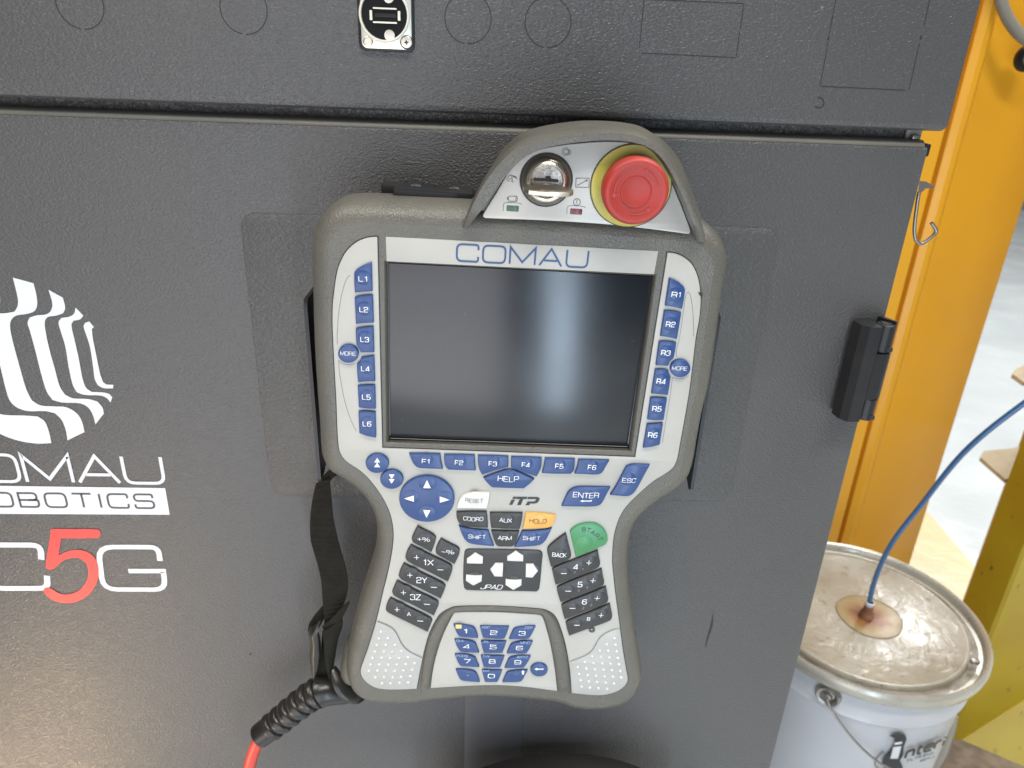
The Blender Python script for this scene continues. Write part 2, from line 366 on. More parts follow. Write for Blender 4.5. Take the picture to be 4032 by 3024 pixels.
# ------------------------------------------------------------ lettering (own stroke alphabet, wide square grotesque)
S3 = 3
GL = {
 'A': (1.15, [[(0, 0), (.5, 1), (1, 0)], [(.2, .3), (.8, .3)]]),
 'B': (1.05, [[(0, .5), (.9, .5, 1), (.98, .5, 1), (.98, 0, 1), (0, 0), (0, 1), (.94, 1, 1), (.94, .5, 1), (.5, .5)]]),
 'C': (1.1, [[(1, .7), (1, 1, 1), (0, 1, 1), (0, 0, 1), (1, 0, 1), (1, .3)]]),
 'D': (1.1, [[(0, 0), (0, 1), (1, 1, 1), (1, 0, 1), (0, 0), (0, .1)]]),
 'E': (1.0, [[(1, 1), (0, 1), (0, 0), (1, 0)], [(0, .5), (.9, .5)]]),
 'F': (.95, [[(1, 1), (0, 1), (0, 0)], [(0, .47), (.88, .47)]]),
 'G': (1.1, [[(1, .7), (1, 1, 1), (0, 1, 1), (0, 0, 1), (1, 0, 1), (1, .5), (.5, .5)]]),
 'H': (1.1, [[(0, 1), (0, 0)], [(1, 1), (1, 0)], [(0, .5), (1, .5)]]),
 'I': (.12, [[(.5, 0), (.5, 1)]]),
 'J': (.9, [[(1, 1), (1, 0, 1), (0, 0, 1), (0, .3)]]),
 'K': (1.0, [[(0, 0), (0, 1)], [(1, 1), (.2, .5), (1, 0)], [(0, .5), (.2, .5)]]),
 'L': (.9, [[(0, 1), (0, 0), (1, 0)]]),
 'M': (1.3, [[(0, 0), (0, 1), (.5, .12), (1, 1), (1, 0)]]),
 'N': (1.1, [[(0, 0), (0, 1), (1, 0), (1, 1)]]),
 'O': (1.15, [[(.5, 1), (1, 1, 1), (1, 0, 1), (0, 0, 1), (0, 1, 1), (.5, 1)]]),
 'P': (1.05, [[(0, 0), (0, 1), (1, 1, 1), (1, .42, 1), (0, .42)]]),
 'Q': (1.15, [[(.5, 1), (1, 1, 1), (1, 0, 1), (0, 0, 1), (0, 1, 1), (.5, 1)], [(.65, .3), (1.05, -.05)]]),
 'R': (1.05, [[(0, 0), (0, 1), (1, 1, 1), (1, .47, 1), (0, .47)], [(.55, .47), (.95, .45, 1), (.95, 0)]]),
 'S': (1.05, [[(.97, .74), (.97, 1, 1), (0, 1, 1), (0, .52, 1), (1, .52, 1), (1, 0, 1), (0, 0, 1), (0, .27)]]),
 'T': (1.05, [[(0, 1), (1, 1)], [(.5, 1), (.5, 0)]]),
 'U': (1.1, [[(0, 1), (0, 0, 1), (1, 0, 1), (1, 1)]]),
 'V': (1.15, [[(0, 1), (.5, 0), (1, 1)]]),
 'W': (1.5, [[(0, 1), (.25, 0), (.5, 1), (.75, 0), (1, 1)]]),
 'X': (1.1, [[(0, 0), (1, 1)], [(0, 1), (1, 0)]]),
 'Y': (1.1, [[(0, 1), (.5, .47), (1, 1)], [(.5, .47), (.5, 0)]]),
 'Z': (1.05, [[(0, 1), (1, 1), (0, 0), (1, 0)]]),
 '0': (1.1, [[(.5, 1), (1, 1, 1), (1, 0, 1), (0, 0, 1), (0, 1, 1), (.5, 1)]]),
 '1': (.35, [[(0, .75), (.75, 1), (.85, 1), (.85, 0)]]),
 '2': (1.05, [[(0, .72), (0, 1, 1), (1, 1, 1), (1, .52, 1), (0, .5, 1), (0, 0), (1, 0)]]),
 '3': (1.0, [[(0, .74), (0, 1, 1), (.97, 1, 1), (.97, .52, 1), (.4, .52)], [(.4, .52), (1, .52, 1), (1, 0, 1), (0, 0, 1), (0, .26)]]),
 '4': (1.1, [[(1, .22), (0, .22), (.72, 1), (.76, 1), (.76, 0)]]),
 '5': (1.0, [[(.95, 1), (.05, 1), (.02, .56), (1, .6, 1), (1, 0, 1), (0, 0, 1), (0, .25)]]),
 '6': (1.05, [[(.96, .8), (.96, 1, 1), (0, 1, 1), (0, 0, 1), (1, 0, 1), (1, .58, 1), (0, .58)]]),
 '7': (1.0, [[(0, 1), (1, 1), (.4, 0)]]),
 '8': (1.05, [[(.5, .52), (.95, .52, 1), (.95, 1, 1), (.05, 1, 1), (.05, .52, 1), (.5, .52)], [(.5, .52), (1, .52, 1), (1, 0, 1), (0, 0, 1), (0, .52, 1), (.5, .52)]]),
 '9': (1.05, [[(.04, .2), (.04, 0, 1), (1, 0, 1), (1, 1, 1), (0, 1, 1), (0, .42, 1), (1, .42)]]),
 '+': (.9, [[(0, .5), (1, .5)], [(.5, 0.05), (.5, .95)]]),
 '-': (.8, [[(0, .5), (1, .5)]]),
 '.': (.2, [[(0, 0), (1, 0)]]),
 '!': (.12, [[(.5, 1), (.5, .35)], [(.5, .12), (.5, 0)]]),
 '%': (1.5, [[(.2, 1), (.36, 1, 1), (.36, .55, 1), (0, .55, 1), (0, 1, 1), (.2, 1)], [(.8, .45), (1, .45, 1), (1, 0, 1), (.64, 0, 1), (.64, .45, 1), (.8, .45)], [(.25, 0), (.75, 1)]]),
 'n': (.85, [[(0, 0), (0, .72)], [(0, .5), (.1, .72, 1), (1, .72, 1), (1, 0)]]),
 't': (.6, [[(.35, 1), (.35, 0, 1), (1, 0)], [(0, .7), (1, .7)]]),
 'e': (.85, [[(0, .38), (1, .38), (1, .72, 1), (0, .72, 1), (0, 0, 1), (1, 0)]]),
 'r': (.6, [[(0, 0), (0, .72)], [(0, .45), (.15, .72, 1), (1, .72)]]),
 'i': (.12, [[(.5, 0), (.5, .6)], [(.5, .8), (.5, 1)]]),
}
def stroke(pts, w):
    """ribbon mesh along a 2-D polyline with mitred joins; long pieces are cut so that it can follow a dome"""
    q = [pts[0]]
    for a, b in zip(pts, pts[1:]):
        L = (b - a).length
        if L < 1e-9: continue
        k = max(1, int(L / 0.0009)) if L < 0.02 else 1
        for i in range(1, k + 1): q.append(a.lerp(b, i / k))
    if len(q) < 2: return [], []
    closed = (q[0] - q[-1]).length < 1e-7
    V = []; N = len(q)
    for i in range(N):
        if i == 0: e1 = e2 = (q[1] - q[0]).normalized() if not closed else None
        if closed and i in (0, N - 1): e1 = (q[-1] - q[-2]).normalized(); e2 = (q[1] - q[0]).normalized()
        elif i == 0: pass
        elif i == N - 1: e1 = e2 = (q[-1] - q[-2]).normalized()
        else: e1 = (q[i] - q[i - 1]).normalized(); e2 = (q[i + 1] - q[i]).normalized()
        n = Vector((-(e1.y + e2.y), e1.x + e2.x))
        if n.length < .2: n = Vector((-e1.y, e1.x))
        n.normalize(); c = max(.35, math.sqrt(max(0, (1 + e1.dot(e2)) / 2)))
        V += [q[i] + n * (w / 2 / c), q[i] - n * (w / 2 / c)]
    return V, [(2 * i, 2 * i + 1, 2 * i + 3, 2 * i + 2) for i in range(N - 1)]
def fillet(pts, r):
    out = []
    for i, p in enumerate(pts):
        a = p[0]
        if p[1] and 0 < i < len(pts) - 1:
            u = pts[i - 1][0] - a; v = pts[i + 1][0] - a; lu, lv = u.length, v.length
            if lu < 1e-9 or lv < 1e-9: out.append(a); continue
            d = min(r, lu * .5, lv * .5); s = a + u / lu * d; e = a + v / lv * d
            for k in range(5):
                t = k / 4; out.append(s * (1 - t) ** 2 + a * (2 * t * (1 - t)) + e * t * t)
        else: out.append(a)
    return out
def glyphs(txt, w, h, sw=.13, gap=.3, ital=0.0, wide=1.0):
    """2-D strokes of txt in a box w x h centred on 0,0"""
    tot = sum(GL[c][0] * wide + gap for c in txt if c != ' ') + .6 * txt.count(' ') - gap
    W = tot; sx = (w - sw * h) / max(W, 1e-6) if W > .05 else h
    sy = h * (1 - sw); out = []; x = 0
    for c in txt:
        if c == ' ': x += .6; continue
        gw, st = GL[c]; gw *= wide
        for s in st:
            pts = [(Vector(((x + p[0] * gw if gw > 0 else x) * sx - W * sx / 2 + ital * (p[1] - .5) * h, (p[1] - .5) * sy)), len(p) > 2) for p in s]
            out.append(fillet(pts, .27 * h))
        x += gw + gap
    return out
def text_vf(txt, w, h, place, sw=.13, **k):
    parts = []
    for s in glyphs(txt, w, h, sw, **k):
        v, f = stroke(s, sw * h * .86); parts.append(([place(a) for a in v], f))
    return merge(*parts)

# =================================================================== the teach pendant
PEN = thing('teach_pendant', 'robot control pendant with screen, blue keys and red stop button hanging on grey door', 'control pendant', mw=PM)
def dist_to(p, polyl): return min((p - q).length for q in polyl)
plate_src = ([px('1', 0, 0)] and
 [(1486.2, 932.4), (1464.5, 933), (1433, 939.6), (1404, 953), (1380, 972), (1361, 994), (1346, 1020.4), (1334, 1049), (1326, 1082), (1320, 1120), (1315, 1160), (1311, 1200), (1310, 1270), (1314.5, 1382), (1321, 1502), (1325, 1572), (1329, 1681), (1333, 1746), (1340, 1780), (1357, 1807), (1382.7, 1827), (1415, 1848), (1451.5, 1881), (1487.6, 1926.8), (1516.6, 1973.8), (1538, 2024), (1549, 2078.7), (1549, 2134), (1538, 2206), (1522, 2278.7), (1510, 2325), (1484.4, 2435), (1452, 2543.5), (1430, 2605), (1421, 2634), (1423, 2655.6), (1441, 2681), (1473.6, 2702.6), (1517, 2711.6), (1589, 2711.6), (1641.7, 2709)]
 + [(1665, 2583), (1690.5, 2489), (1727, 2420), (1746, 2404), (1768, 2392), (1789.5, 2384), (1862.7, 2381), (1971, 2382), (2106.8, 2391), (2147.5, 2397), (2177, 2412.5), (2193.6, 2434), (2207, 2467), (2223.5, 2521), (2236, 2580.7), (2245, 2651), (2250.6, 2725.8)]
 + [(2305, 2732), (2353, 2734.6), (2389, 2731.5), (2425.5, 2720.6), (2449.6, 2706), (2466.4, 2687), (2471, 2667.6), (2464, 2629), (2452, 2556.7), (2440, 2467.5), (2431, 2400), (2421, 2326.5), (2415, 2270), (2409.5, 2206), (2413, 2134), (2420, 2090.6), (2438, 2036), (2467, 1989), (2514, 1942), (2569, 1894), (2617, 1864), (2649, 1839), (2665, 1806), (2675, 1753), (2689.4, 1673.7), (2707.5, 1572), (2718, 1500), (2739, 1325), (2751, 1261), (2757, 1201), (2757.5, 1165), (2754, 1129), (2747, 1092), (2736, 1063), (2721.8, 1038), (2700, 1017.7), (2676, 1003.4), (2649.5, 995.5), (2627.8, 994)]
 + [(2500.6, 1798.5), (1505.7, 1762.2)])
plate_poly = ccw(smooth([PL(*p) for p in plate_src], 3))
sil_src = [(1235, 953), (1238, 914), (1252, 878), (1276, 839.6), (1312.6, 806), (1361, 782), (1409, 774.5), (1493.4, 776), (1566, 779), (1700, 785), (1815, 790), (2000, 799), (2200, 811), (2400, 825), (2600, 840), (2700, 848), (2763, 864), (2801, 895), (2832.7, 933), (2851, 972), (2857, 1010), (2852, 1050), (2841.6, 1111), (2823.5, 1231), (2811.5, 1321.7), (2783.5, 1500), (2761.8, 1590), (2740, 1702.6), (2725, 1790), (2707.5, 1845), (2672, 1888), (2583, 1946), (2518, 2004), (2492.5, 2047), (2479, 2097.8), (2471, 2170), (2473, 2250), (2478.5, 2308.5), (2490.6, 2400), (2507, 2508.5), (2521, 2605), (2525.5, 2636), (2511, 2677), (2485.7, 2713.4), (2449.6, 2738), (2389, 2755), (2307, 2759), (2232.6, 2748), (2188, 2731), (2080, 2716), (1944, 2707.5), (1833, 2709.5), (1780, 2716), (1702, 2721), (1656.7, 2730), (1611.5, 2734), (1551, 2733), (1491, 2731), (1440, 2720), (1395, 2690), (1372, 2650), (1366, 2600), (1372, 2535), (1385, 2480), (1408.5, 2385), (1440, 2285), (1460, 2225), (1476, 2165), (1484, 2110), (1484, 2061.7), (1475, 2006), (1451.5, 1955.7), (1422.5, 1916), (1382.7, 1880), (1346.6, 1856), (1303, 1829), (1281.5, 1800), (1268, 1755), (1261.6, 1644.7), (1251, 1502), (1242, 1350), (1236, 1153)]
sil = ccw(resample(smooth([PL(*p, -0.013) for p in sil_src], 4, corner=80), 260, True))
def inset_ring(frac, z):
    nn = normals(sil); out = []
    ds = [min(.0095, max(.0015, .93 * dist_to(a, plate_poly) - .0003)) for a in sil]
    for _ in range(12): ds = [(ds[i - 1] + ds[i] * 2 + ds[(i + 1) % len(ds)]) / 4 for i in range(len(ds))]
    return [Vector((a.x + n.x * d * frac, a.y + n.y * d * frac, z)) for a, n, d in zip(sil, nn, ds)]
hole_o = ccw([PL(*p) for p in ((1512, 1026), (2586, 1079), (2487, 1781), (1520, 1746))])
hr = []
for fr, z in ((3.2, -.040), (1.0, -.036), (.25, -.030), (0, -.022), (0, -.013), (.10, -.0075), (.28, -.0038), (.55, -.0013), (.8, -.0003), (1, 0)):
    hr.append(inset_ring(fr, z))
hv, hf = rings(hr, cap0=True)
iv, if_ = fill([[Vector((a.x, a.y)) for a in hr[-1]], hole_o[::-1]])
hin = ccw([PL(*p, -.004) for p in ((1523, 1034), (2573, 1087), (2475, 1766), (1534, 1732))])
hv2, hf2 = rings([[(a.x, a.y, 0) for a in hole_o], [(a.x, a.y, -.0006) for a in offset(hole_o, .0006)], [(a.x, a.y, -.0043) for a in hin]])
obj('housing', merge((hv, hf), ([(a.x, a.y, 0) for a in iv], if_), (hv2, hf2)), 'housing', PEN, angle=50)
# display
obj('display_rim', flat(offset(hin, -.001), -.0042), 'rim_black', PEN)
obj('display', slab([PL(*p, -.0034) for p in ((1529, 1036), (2569, 1088), (2471, 1753), (1538, 1719))], -.0042, -.0034, .0002), 'screen', PEN)
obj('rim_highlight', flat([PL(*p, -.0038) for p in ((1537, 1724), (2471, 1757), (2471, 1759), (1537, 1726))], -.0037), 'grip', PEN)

def seam_plate(name, poly, z=.0007, m='plate', grow=.00052, label=None):
    p = ccw(poly)
    o = obj(name, slab(p, -.0005, z, .00025), m, PEN, label=label)
    obj('seam', flat(offset(p, -grow), .00012), 'seam', o)
    return o
fp = seam_plate('faceplate', plate_poly)
hp = ccw([PL(*p) for p in ((1518.8, 931.7), (2591.6, 987.6), (2574.7, 1079.2), (1522.4, 1028.1))])
header = obj('header_plate', slab(hp, -.0005, .0004, .0002), 'plate', PEN)
insert_poly = smooth(trp('N', [(345, 105), (600, 95), (1000, 100), (1400, 125), (1560, 138), (1605, 170), (1660, 330), (1720, 560), (1770, 830), (1800, 1050), (1820, 1245), (1700, 1230), (1400, 1190), (1100, 1165), (800, 1160), (400, 1178), (-15, 1203), (20, 930), (90, 650), (180, 400), (270, 215), (325, 115)]), 3)
seam_plate('keypad_plate', insert_poly, grow=.0002)
# arch-shaped frame round the number pad
oc = [(1652, 2722), (1668, 2590), (1695, 2489), (1731, 2422), (1768, 2394), (1795, 2387), (1862.7, 2383.5), (1971, 2384), (2106.8, 2393.5), (2147.5, 2400), (2174, 2415), (2190, 2436), (2204, 2468), (2221, 2521), (2233, 2580.7), (2242, 2651), (2246, 2732)]
ic = [(1692, 2712), (1704, 2634), (1722, 2554), (1750, 2482), (1775, 2431), (1791, 2406), (1862.7, 2403), (1930, 2403), (1990, 2405), (2079.7, 2411.5), (2127, 2415), (2137, 2423), (2152.5, 2469.5), (2168, 2532), (2182, 2605), (2190, 2664.8), (2194, 2724)]
A_ = resample(smooth([PL(*p) for p in oc], 4, closed=False), 70); B_ = resample(smooth([PL(*p) for p in ic], 4, closed=False), 70)
fr_r = []
for t, z in ((0, -.0004), (.06, .0009), (.25, .0017), (.5, .0019), (.75, .0017), (.94, .0009), (1, -.0004)):
    fr_r.append([(a.lerp(b, t).x, a.lerp(b, t).y, z if 1 < i < 68 else z * .4) for i, (a, b) in enumerate(zip(A_, B_))])
obj('keypad_frame', rings(fr_r, closed=False), 'housing', PEN, angle=60)
# wings with nubs
def line_on(name, pts, w, z, m, parent):
    v, f = stroke(smooth(pts, 5, closed=False, corner=100), w)
    return obj(name, ([(a.x, a.y, z) for a in v], f), m, parent)
wl = [px('7', *p) for p in ((510, 665), (600, 700), (680, 745), (725, 800), (750, 850), (780, 910), (830, 970), (900, 1015), (1012, 1068))]
wr = [px('8', *p) for p in ((1495, 745), (1430, 757), (1340, 795), (1280, 840), (1240, 900), (1200, 970), (1150, 1020), (1070, 1060), (945, 1108))]
gl = wl[:1] + wl[1:] + [(1664, 2588), (1641, 2706), (1589, 2709), (1517, 2709), (1474, 2700), (1443, 2680), (1425.5, 2655), (1423.5, 2635), (1433, 2605), (1455, 2543.5), (1475, 2475)]
gr = wr + [(2243, 2620), (2253, 2723), (2305, 2729.5), (2353, 2732), (2389, 2729), (2424.5, 2718.5), (2447.6, 2704), (2463.4, 2686), (2468, 2667.6), (2461, 2629), (2449.5, 2556.7), (2440, 2482)]
gplL = obj('grip_pad', slab(smooth([PL(*p) for p in gl], 3), .0003, .0011, .0002), 'grip', PEN)
gplR = obj('grip_pad', slab(smooth([PL(*p) for p in gr], 3), .0003, .0011, .0002), 'grip', PEN)
line_on('seam', [PL(*p) for p in wl], .0005, .0013, 'grey_print', gplL)
line_on('seam', [PL(*p) for p in wr], .0004, .0013, 'grey_print', gplR)
nubL = [(553, 800), (530, 873), (628, 868), (507, 944), (604, 942), (701, 943), (484, 1015), (582, 1015), (674, 1016), (775, 1010), (461, 1085), (557, 1083), (653, 1085), (748, 1085), (849, 1077), (438, 1156), (533, 1155), (630, 1156), (725, 1156), (822, 1150), (918, 1142), (420, 1225), (513, 1223), (606, 1223), (701, 1225), (797, 1220), (894, 1213), (490, 1295), (586, 1293), (678, 1295), (773, 1292), (872, 1283), (565, 1360), (657, 1358), (755, 1356), (848, 1352)]
nubR = [(1322, 475), (1202, 573), (1341, 584), (1085, 678), (1222, 681), (1362, 690), (962, 773), (1105, 783), (1243, 790), (1381, 800), (845, 864), (983, 880), (1125, 888), (1262, 893), (1400, 905), (727, 950), (867, 972), (1007, 987), (1146, 992), (1283, 1000), (1419, 1012), (748, 1057), (888, 1080), (1027, 1092), (1165, 1097), (1302, 1106), (1435, 1118), (770, 1162), (908, 1182), (1046, 1190), (1185, 1202), (1318, 1213), (790, 1265), (928, 1284), (1067, 1290), (1206, 1305)]
nub0 = None
for ref, lst, par in (('7', nubL, gplL), ('9', nubR, gplR)):
    for q in lst:
        c = PL(*px(ref, *q), .0016)
        if nub0 is None:
            nub0 = obj('grip_nub', lathe((0, 0), [(.00108, 0), (.00095, .00045), (.0006, .00078), (0, .0009)], 10), 'nub', par)
            o = nub0
        else:
            o = nub0.copy(); COL.objects.link(o); o.parent = par
        o.location = (c.x, c.y, .0011)
# guide lines printed beside the side keys
for ref, L in (('3', [[(300, 303), (285, 310), (262, 360), (240, 440), (222, 560), (214, 680), (214, 752)], [(222, 857), (232, 960), (262, 1120), (300, 1240), (338, 1320)], [(222, 857), (250, 877), (290, 884), (328, 878)]]),
               ('4', [[(352, 835), (352, 790), (365, 740), (383, 640), (400, 520), (412, 440), (422, 415), (432, 412), (445, 440), (458, 530), (464, 640), (464, 700)], [(326, 968), (312, 1080), (287, 1230), (260, 1395)], [(330, 968), (370, 977), (410, 970), (432, 955)]])):
    for l in L: line_on('guide_line', trp(ref, l), .00026, .0011 - .0003, 'grey_print', PEN)
line_on('guide_line', trp('9', [(750, 380), (800, 398), (860, 380), (900, 360)]), .00014, .0008, 'grip', PEN)
line_on('guide_line', trp('9', [(1030, 300), (1100, 280), (1130, 250), (1140, 205)]), .00014, .0008, 'grip', PEN)

# ---------------------------------------------------------------- keys
KZ = .0024
DP = [(1, 0), (.985, .18), (.85, .42), (.6, .72), (.3, .93), (0, 1)]
def cap_z(p, domes):
    z = 0
    for c, r, h in domes:
        d = (p - c).length / r
        if d < 1:
            for (d0, z0), (d1, z1) in zip(DP, DP[1:]):
                if d1 <= d <= d0: z = max(z, h * (z0 + (z1 - z0) * (d0 - d) / (d0 - d1)))
    return z
def key(ref, poly, m, texts=(), domes=(), tm='white_print', ztop=KZ, sm=3, label=None, corner=42, name='key', extra=()):
    p = smooth(trp(ref, poly, .001), sm, corner=corner)
    parts = [slab(p, .0004, ztop, .00055)]
    dm = []
    for cx, cy, r in domes:
        c = PL(*px(ref, cx, cy), ztop); rr = r / REF[ref][2] * .000137; h = .00045 if ref == 'N' else .0008
        dm.append((c, rr, h))
        parts.append(lathe(c, [(rr, ztop - .0001), (rr * .985, ztop + h * .18), (rr * .85, ztop + h * .42), (rr * .6, ztop + h * .72), (rr * .3, ztop + h * .93), (0, ztop + h)], 24))
    o = obj(name, merge(*parts), m, PEN, angle=50, label=label)
    for t in texts:
        txt, cx, cy, wpx, hpx = t[:5]; kw = dict(t[5]) if len(t) > 5 else {}
        mm = kw.pop('m', tm); rot = kw.pop('rot', 0)
        u, v = px(ref, cx, cy); s = REF[ref][2]
        c = PL(u, v, ztop); wv = (PL(u + wpx / s, v, ztop) - c).length; hv_ = (PL(u, v + hpx / s, ztop) - c).length
        cr, sr = math.cos(rot), math.sin(rot)
        def place(a):
            q = Vector((c.x + a.x * cr - a.y * sr, c.y + a.x * sr + a.y * cr))
            return (q.x, q.y, ztop + cap_z(q, dm) + .0003)
        obj('lettering', text_vf(txt, wv, hv_, place, **kw), mm, o, angle=80)
    for e in extra:                      # printed shapes: (material, points)
        mm, pts = e
        q = [PL(*px(ref, *a), ztop) for a in pts]
        v, f = fill([ccw(q)])
        zt_ = ztop + max([cap_z(q[i - 1].lerp(q[i], t), dm) for i in range(len(q)) for t in (0, .5)]) + .0002
        obj('symbol', ([(a.x, a.y, zt_) for a in v], f), mm, o, angle=80)
    return o
K2 = {'sw': .15, 'gap': .42}
for n, poly, t, d in (
    ('L1', [(325, 285), (345, 262), (390, 235), (438, 217), (444, 405), (385, 409), (330, 415)], (381, 325), (380, 320)),
    ('L2', [(328, 445), (385, 433), (446, 430), (452, 610), (390, 613), (336, 620)], (387, 525), (388, 522)),
    ('L3', [(335, 650), (390, 640), (450, 636), (455, 803), (368, 805), (358, 780), (340, 752)], (393, 720), (396, 712)),
    ('L4', [(372, 838), (455, 826), (461, 993), (400, 994), (350, 999), (343, 880), (360, 862)], (398, 911), (401, 905)),
    ('L5', [(348, 1022), (400, 1018), (461, 1018), (465, 1172), (410, 1170), (355, 1163)], (404, 1096), (405, 1092)),
    ('L6', [(353, 1190), (405, 1188), (463, 1193), (467, 1360), (410, 1350), (358, 1330)], (408, 1271), (409, 1264))):
    key('3', poly, 'blue', [(n, t[0], t[1], 58, 36, K2)], [(d[0], d[1], 45)], sm=2)
key('3', ell(287, 812, 67, 60), 'blue', [('MORE', 284, 815, 102, 27, {'sw': .11, 'gap': .3})], [], sm=1, ztop=.0026)
for n, poly, t, d in (
    ('R1', [(305, 320), (345, 335), (385, 362), (408, 395), (388, 522), (335, 508), (278, 500)], (350, 428), (345, 430)),
    ('R2', [(272, 532), (330, 535), (383, 547), (355, 718), (300, 705), (246, 698)], (314, 622), (314, 622)),
    ('R3', [(238, 733), (295, 733), (350, 742), (334, 838), (310, 862), (298, 892), (255, 890), (217, 888)], (283, 808), (284, 806)),
    ('R4', [(213, 915), (260, 915), (298, 920), (303, 945), (313, 966), (295, 1083), (240, 1077), (188, 1072)], (253, 994), (255, 992)),
    ('R5', [(182, 1100), (235, 1100), (290, 1105), (268, 1245), (215, 1247), (162, 1242)], (225, 1173), (228, 1170)),
    ('R6', [(160, 1272), (210, 1270), (264, 1266), (243, 1405), (190, 1420), (134, 1427)], (198, 1344), (201, 1342))):
    key('4', poly, 'blue', [(n, t[0], t[1], 62, 36, K2)], [(d[0], d[1], 45)], sm=2)
key('4', ell(376, 908, 66, 58), 'blue', [('MORE', 375, 912, 100, 26, {'sw': .11, 'gap': .3})], [], sm=1, ztop=.0026)
F2_ = {'sw': .14, 'gap': .38}
key('5', [(722, 228), (890, 228), (1062, 233), (1070, 310), (1090, 395), (880, 388), (820, 380), (780, 350), (750, 300)], 'blue', [('F1', 903, 313, 86, 54, F2_)], [(908, 300, 72)])
key('5', [(1103, 240), (1270, 240), (1435, 245), (1440, 340), (1448, 412), (1300, 408), (1150, 402), (1125, 380), (1108, 330)], 'blue', [('F2', 1265, 328, 92, 54, F2_)], [(1272, 318, 72)])
key('5', [(1470, 250), (1640, 252), (1803, 260), (1800, 372), (1660, 410), (1515, 458), (1490, 410), (1475, 350)], 'blue', [('F3', 1632, 340, 92, 54, F2_)], [(1640, 330, 72)])
key('5', [(1832, 265), (2000, 268), (2163, 275), (2160, 360), (2140, 420), (2108, 477), (1970, 430), (1832, 378)], 'blue', [('F4', 1992, 352, 92, 54, F2_)], [(2000, 345, 72)])
key('5', [(1528, 492), (1660, 440), (1815, 400), (1960, 445), (2083, 507), (2030, 560), (1970, 606), (1800, 602), (1625, 595), (1580, 555)], 'blue', [('HELP', 1802, 507, 232, 62, {'sw': .12, 'gap': .3})], [(1810, 500, 84)])
key('6', [(540, 280), (700, 282), (865, 287), (862, 360), (850, 420), (820, 448), (650, 447), (508, 440), (530, 350)], 'blue', [('F5', 697, 366, 92, 54, F2_)], [(700, 362, 72)])
key('6', [(903, 295), (1070, 297), (1240, 303), (1200, 370), (1160, 435), (1110, 455), (980, 452), (860, 447), (890, 370)], 'blue', [('F6', 1052, 380, 92, 54, F2_)], [(1060, 374, 72)])
key('6', [(1420, 370), (1480, 348), (1580, 348), (1680, 352), (1620, 460), (1550, 590), (1500, 660), (1440, 690), (1340, 686), (1248, 678), (1310, 580), (1380, 450)], 'blue', [('ESC', 1455, 522, 150, 50, {'sw': .12, 'gap': .3})], [(1450, 515, 86)])
key('6', [(830, 615), (900, 592), (1080, 592), (1252, 597), (1220, 650), (1180, 730), (1150, 775), (1090, 800), (900, 803), (720, 800), (760, 710), (790, 650)], 'blue', [('ENTER', 988, 685, 285, 58, {'sw': .12, 'gap': .28})], [(990, 695, 88)],
    extra=[('white_print', [(922, 746), (955, 733), (955, 741), (1036, 741), (1040, 733), (1048, 733), (1046, 751), (955, 751), (955, 760)])])
key('5', [(1300, 690), (1370, 660), (1480, 652), (1600, 652), (1590, 740), (1567, 825), (1400, 822), (1240, 820), (1260, 750)], 'ivory', [('RESET', 1430, 743, 198, 44, {'sw': .11, 'gap': .34})], [(1440, 730, 98)], tm='grey_print')
key('5', [(1238, 865), (1400, 860), (1565, 862), (1575, 950), (1580, 1033), (1430, 1027), (1320, 1015), (1260, 975), (1240, 920)], 'black', [('COORD', 1420, 942, 218, 44, {'sw': .12, 'gap': .36})], [(1430, 950, 80)])
key('5', [(1600, 872), (1780, 872), (1957, 875), (1945, 970), (1925, 1048), (1770, 1043), (1615, 1035), (1605, 960)], 'black', [('AUX', 1772, 955, 140, 46, {'sw': .13, 'gap': .25})], [(1785, 955, 86)])
key('6', [(332, 872), (500, 882), (657, 900), (650, 950), (630, 995), (580, 1030), (440, 1040), (298, 1047), (315, 960)], 'amber', [('HOLD', 465, 967, 192, 46, {'sw': .11, 'gap': .28})], [(480, 965, 84)], tm='print_brown')
key('5', [(1262, 1010), (1320, 1030), (1430, 1052), (1585, 1062), (1610, 1140), (1645, 1235), (1530, 1225), (1420, 1212), (1350, 1185), (1300, 1110)], 'blue', [('SHIFT', 1462, 1138, 190, 46, {'sw': .12, 'gap': .36})], [(1465, 1125, 74)])
key('5', [(1615, 1065), (1770, 1070), (1920, 1072), (1890, 1170), (1860, 1225), (1840, 1238), (1760, 1238), (1690, 1235), (1665, 1215), (1640, 1150)], 'black', [('ARM', 1762, 1150, 152, 46, {'sw': .13, 'gap': .22})], [(1765, 1145, 80)])
key('6', [(292, 1070), (420, 1068), (540, 1055), (616, 1038), (580, 1110), (540, 1180), (480, 1222), (340, 1238), (205, 1243), (250, 1160)], 'blue', [('SHIFT', 395, 1155, 188, 46, {'sw': .12, 'gap': .36})], [(400, 1145, 78)])
st = key('6', [(812, 1075), (850, 1035), (920, 1000), (1010, 985), (1100, 995), (1170, 1040), (1210, 1100), (1222, 1170), (1200, 1215), (1040, 1285), (875, 1350), (845, 1220)], 'green', [], [(965, 1215, 102)])
for ch, x, y, r_ in (('S', 965, 1063, .08), ('T', 1018, 1070, -.18), ('A', 1065, 1096, -.50), ('R', 1108, 1130, -.85), ('T', 1142, 1166, -1.15)):
    c = PL(*px('6', x, y), KZ); cr, sr = math.cos(r_), math.sin(r_)
    obj('lettering', text_vf(ch, .0026, .0031, lambda a: (c.x + a.x * cr - a.y * sr, c.y + a.x * sr + a.y * cr, KZ + .0002), sw=.14), 'print_green', st)
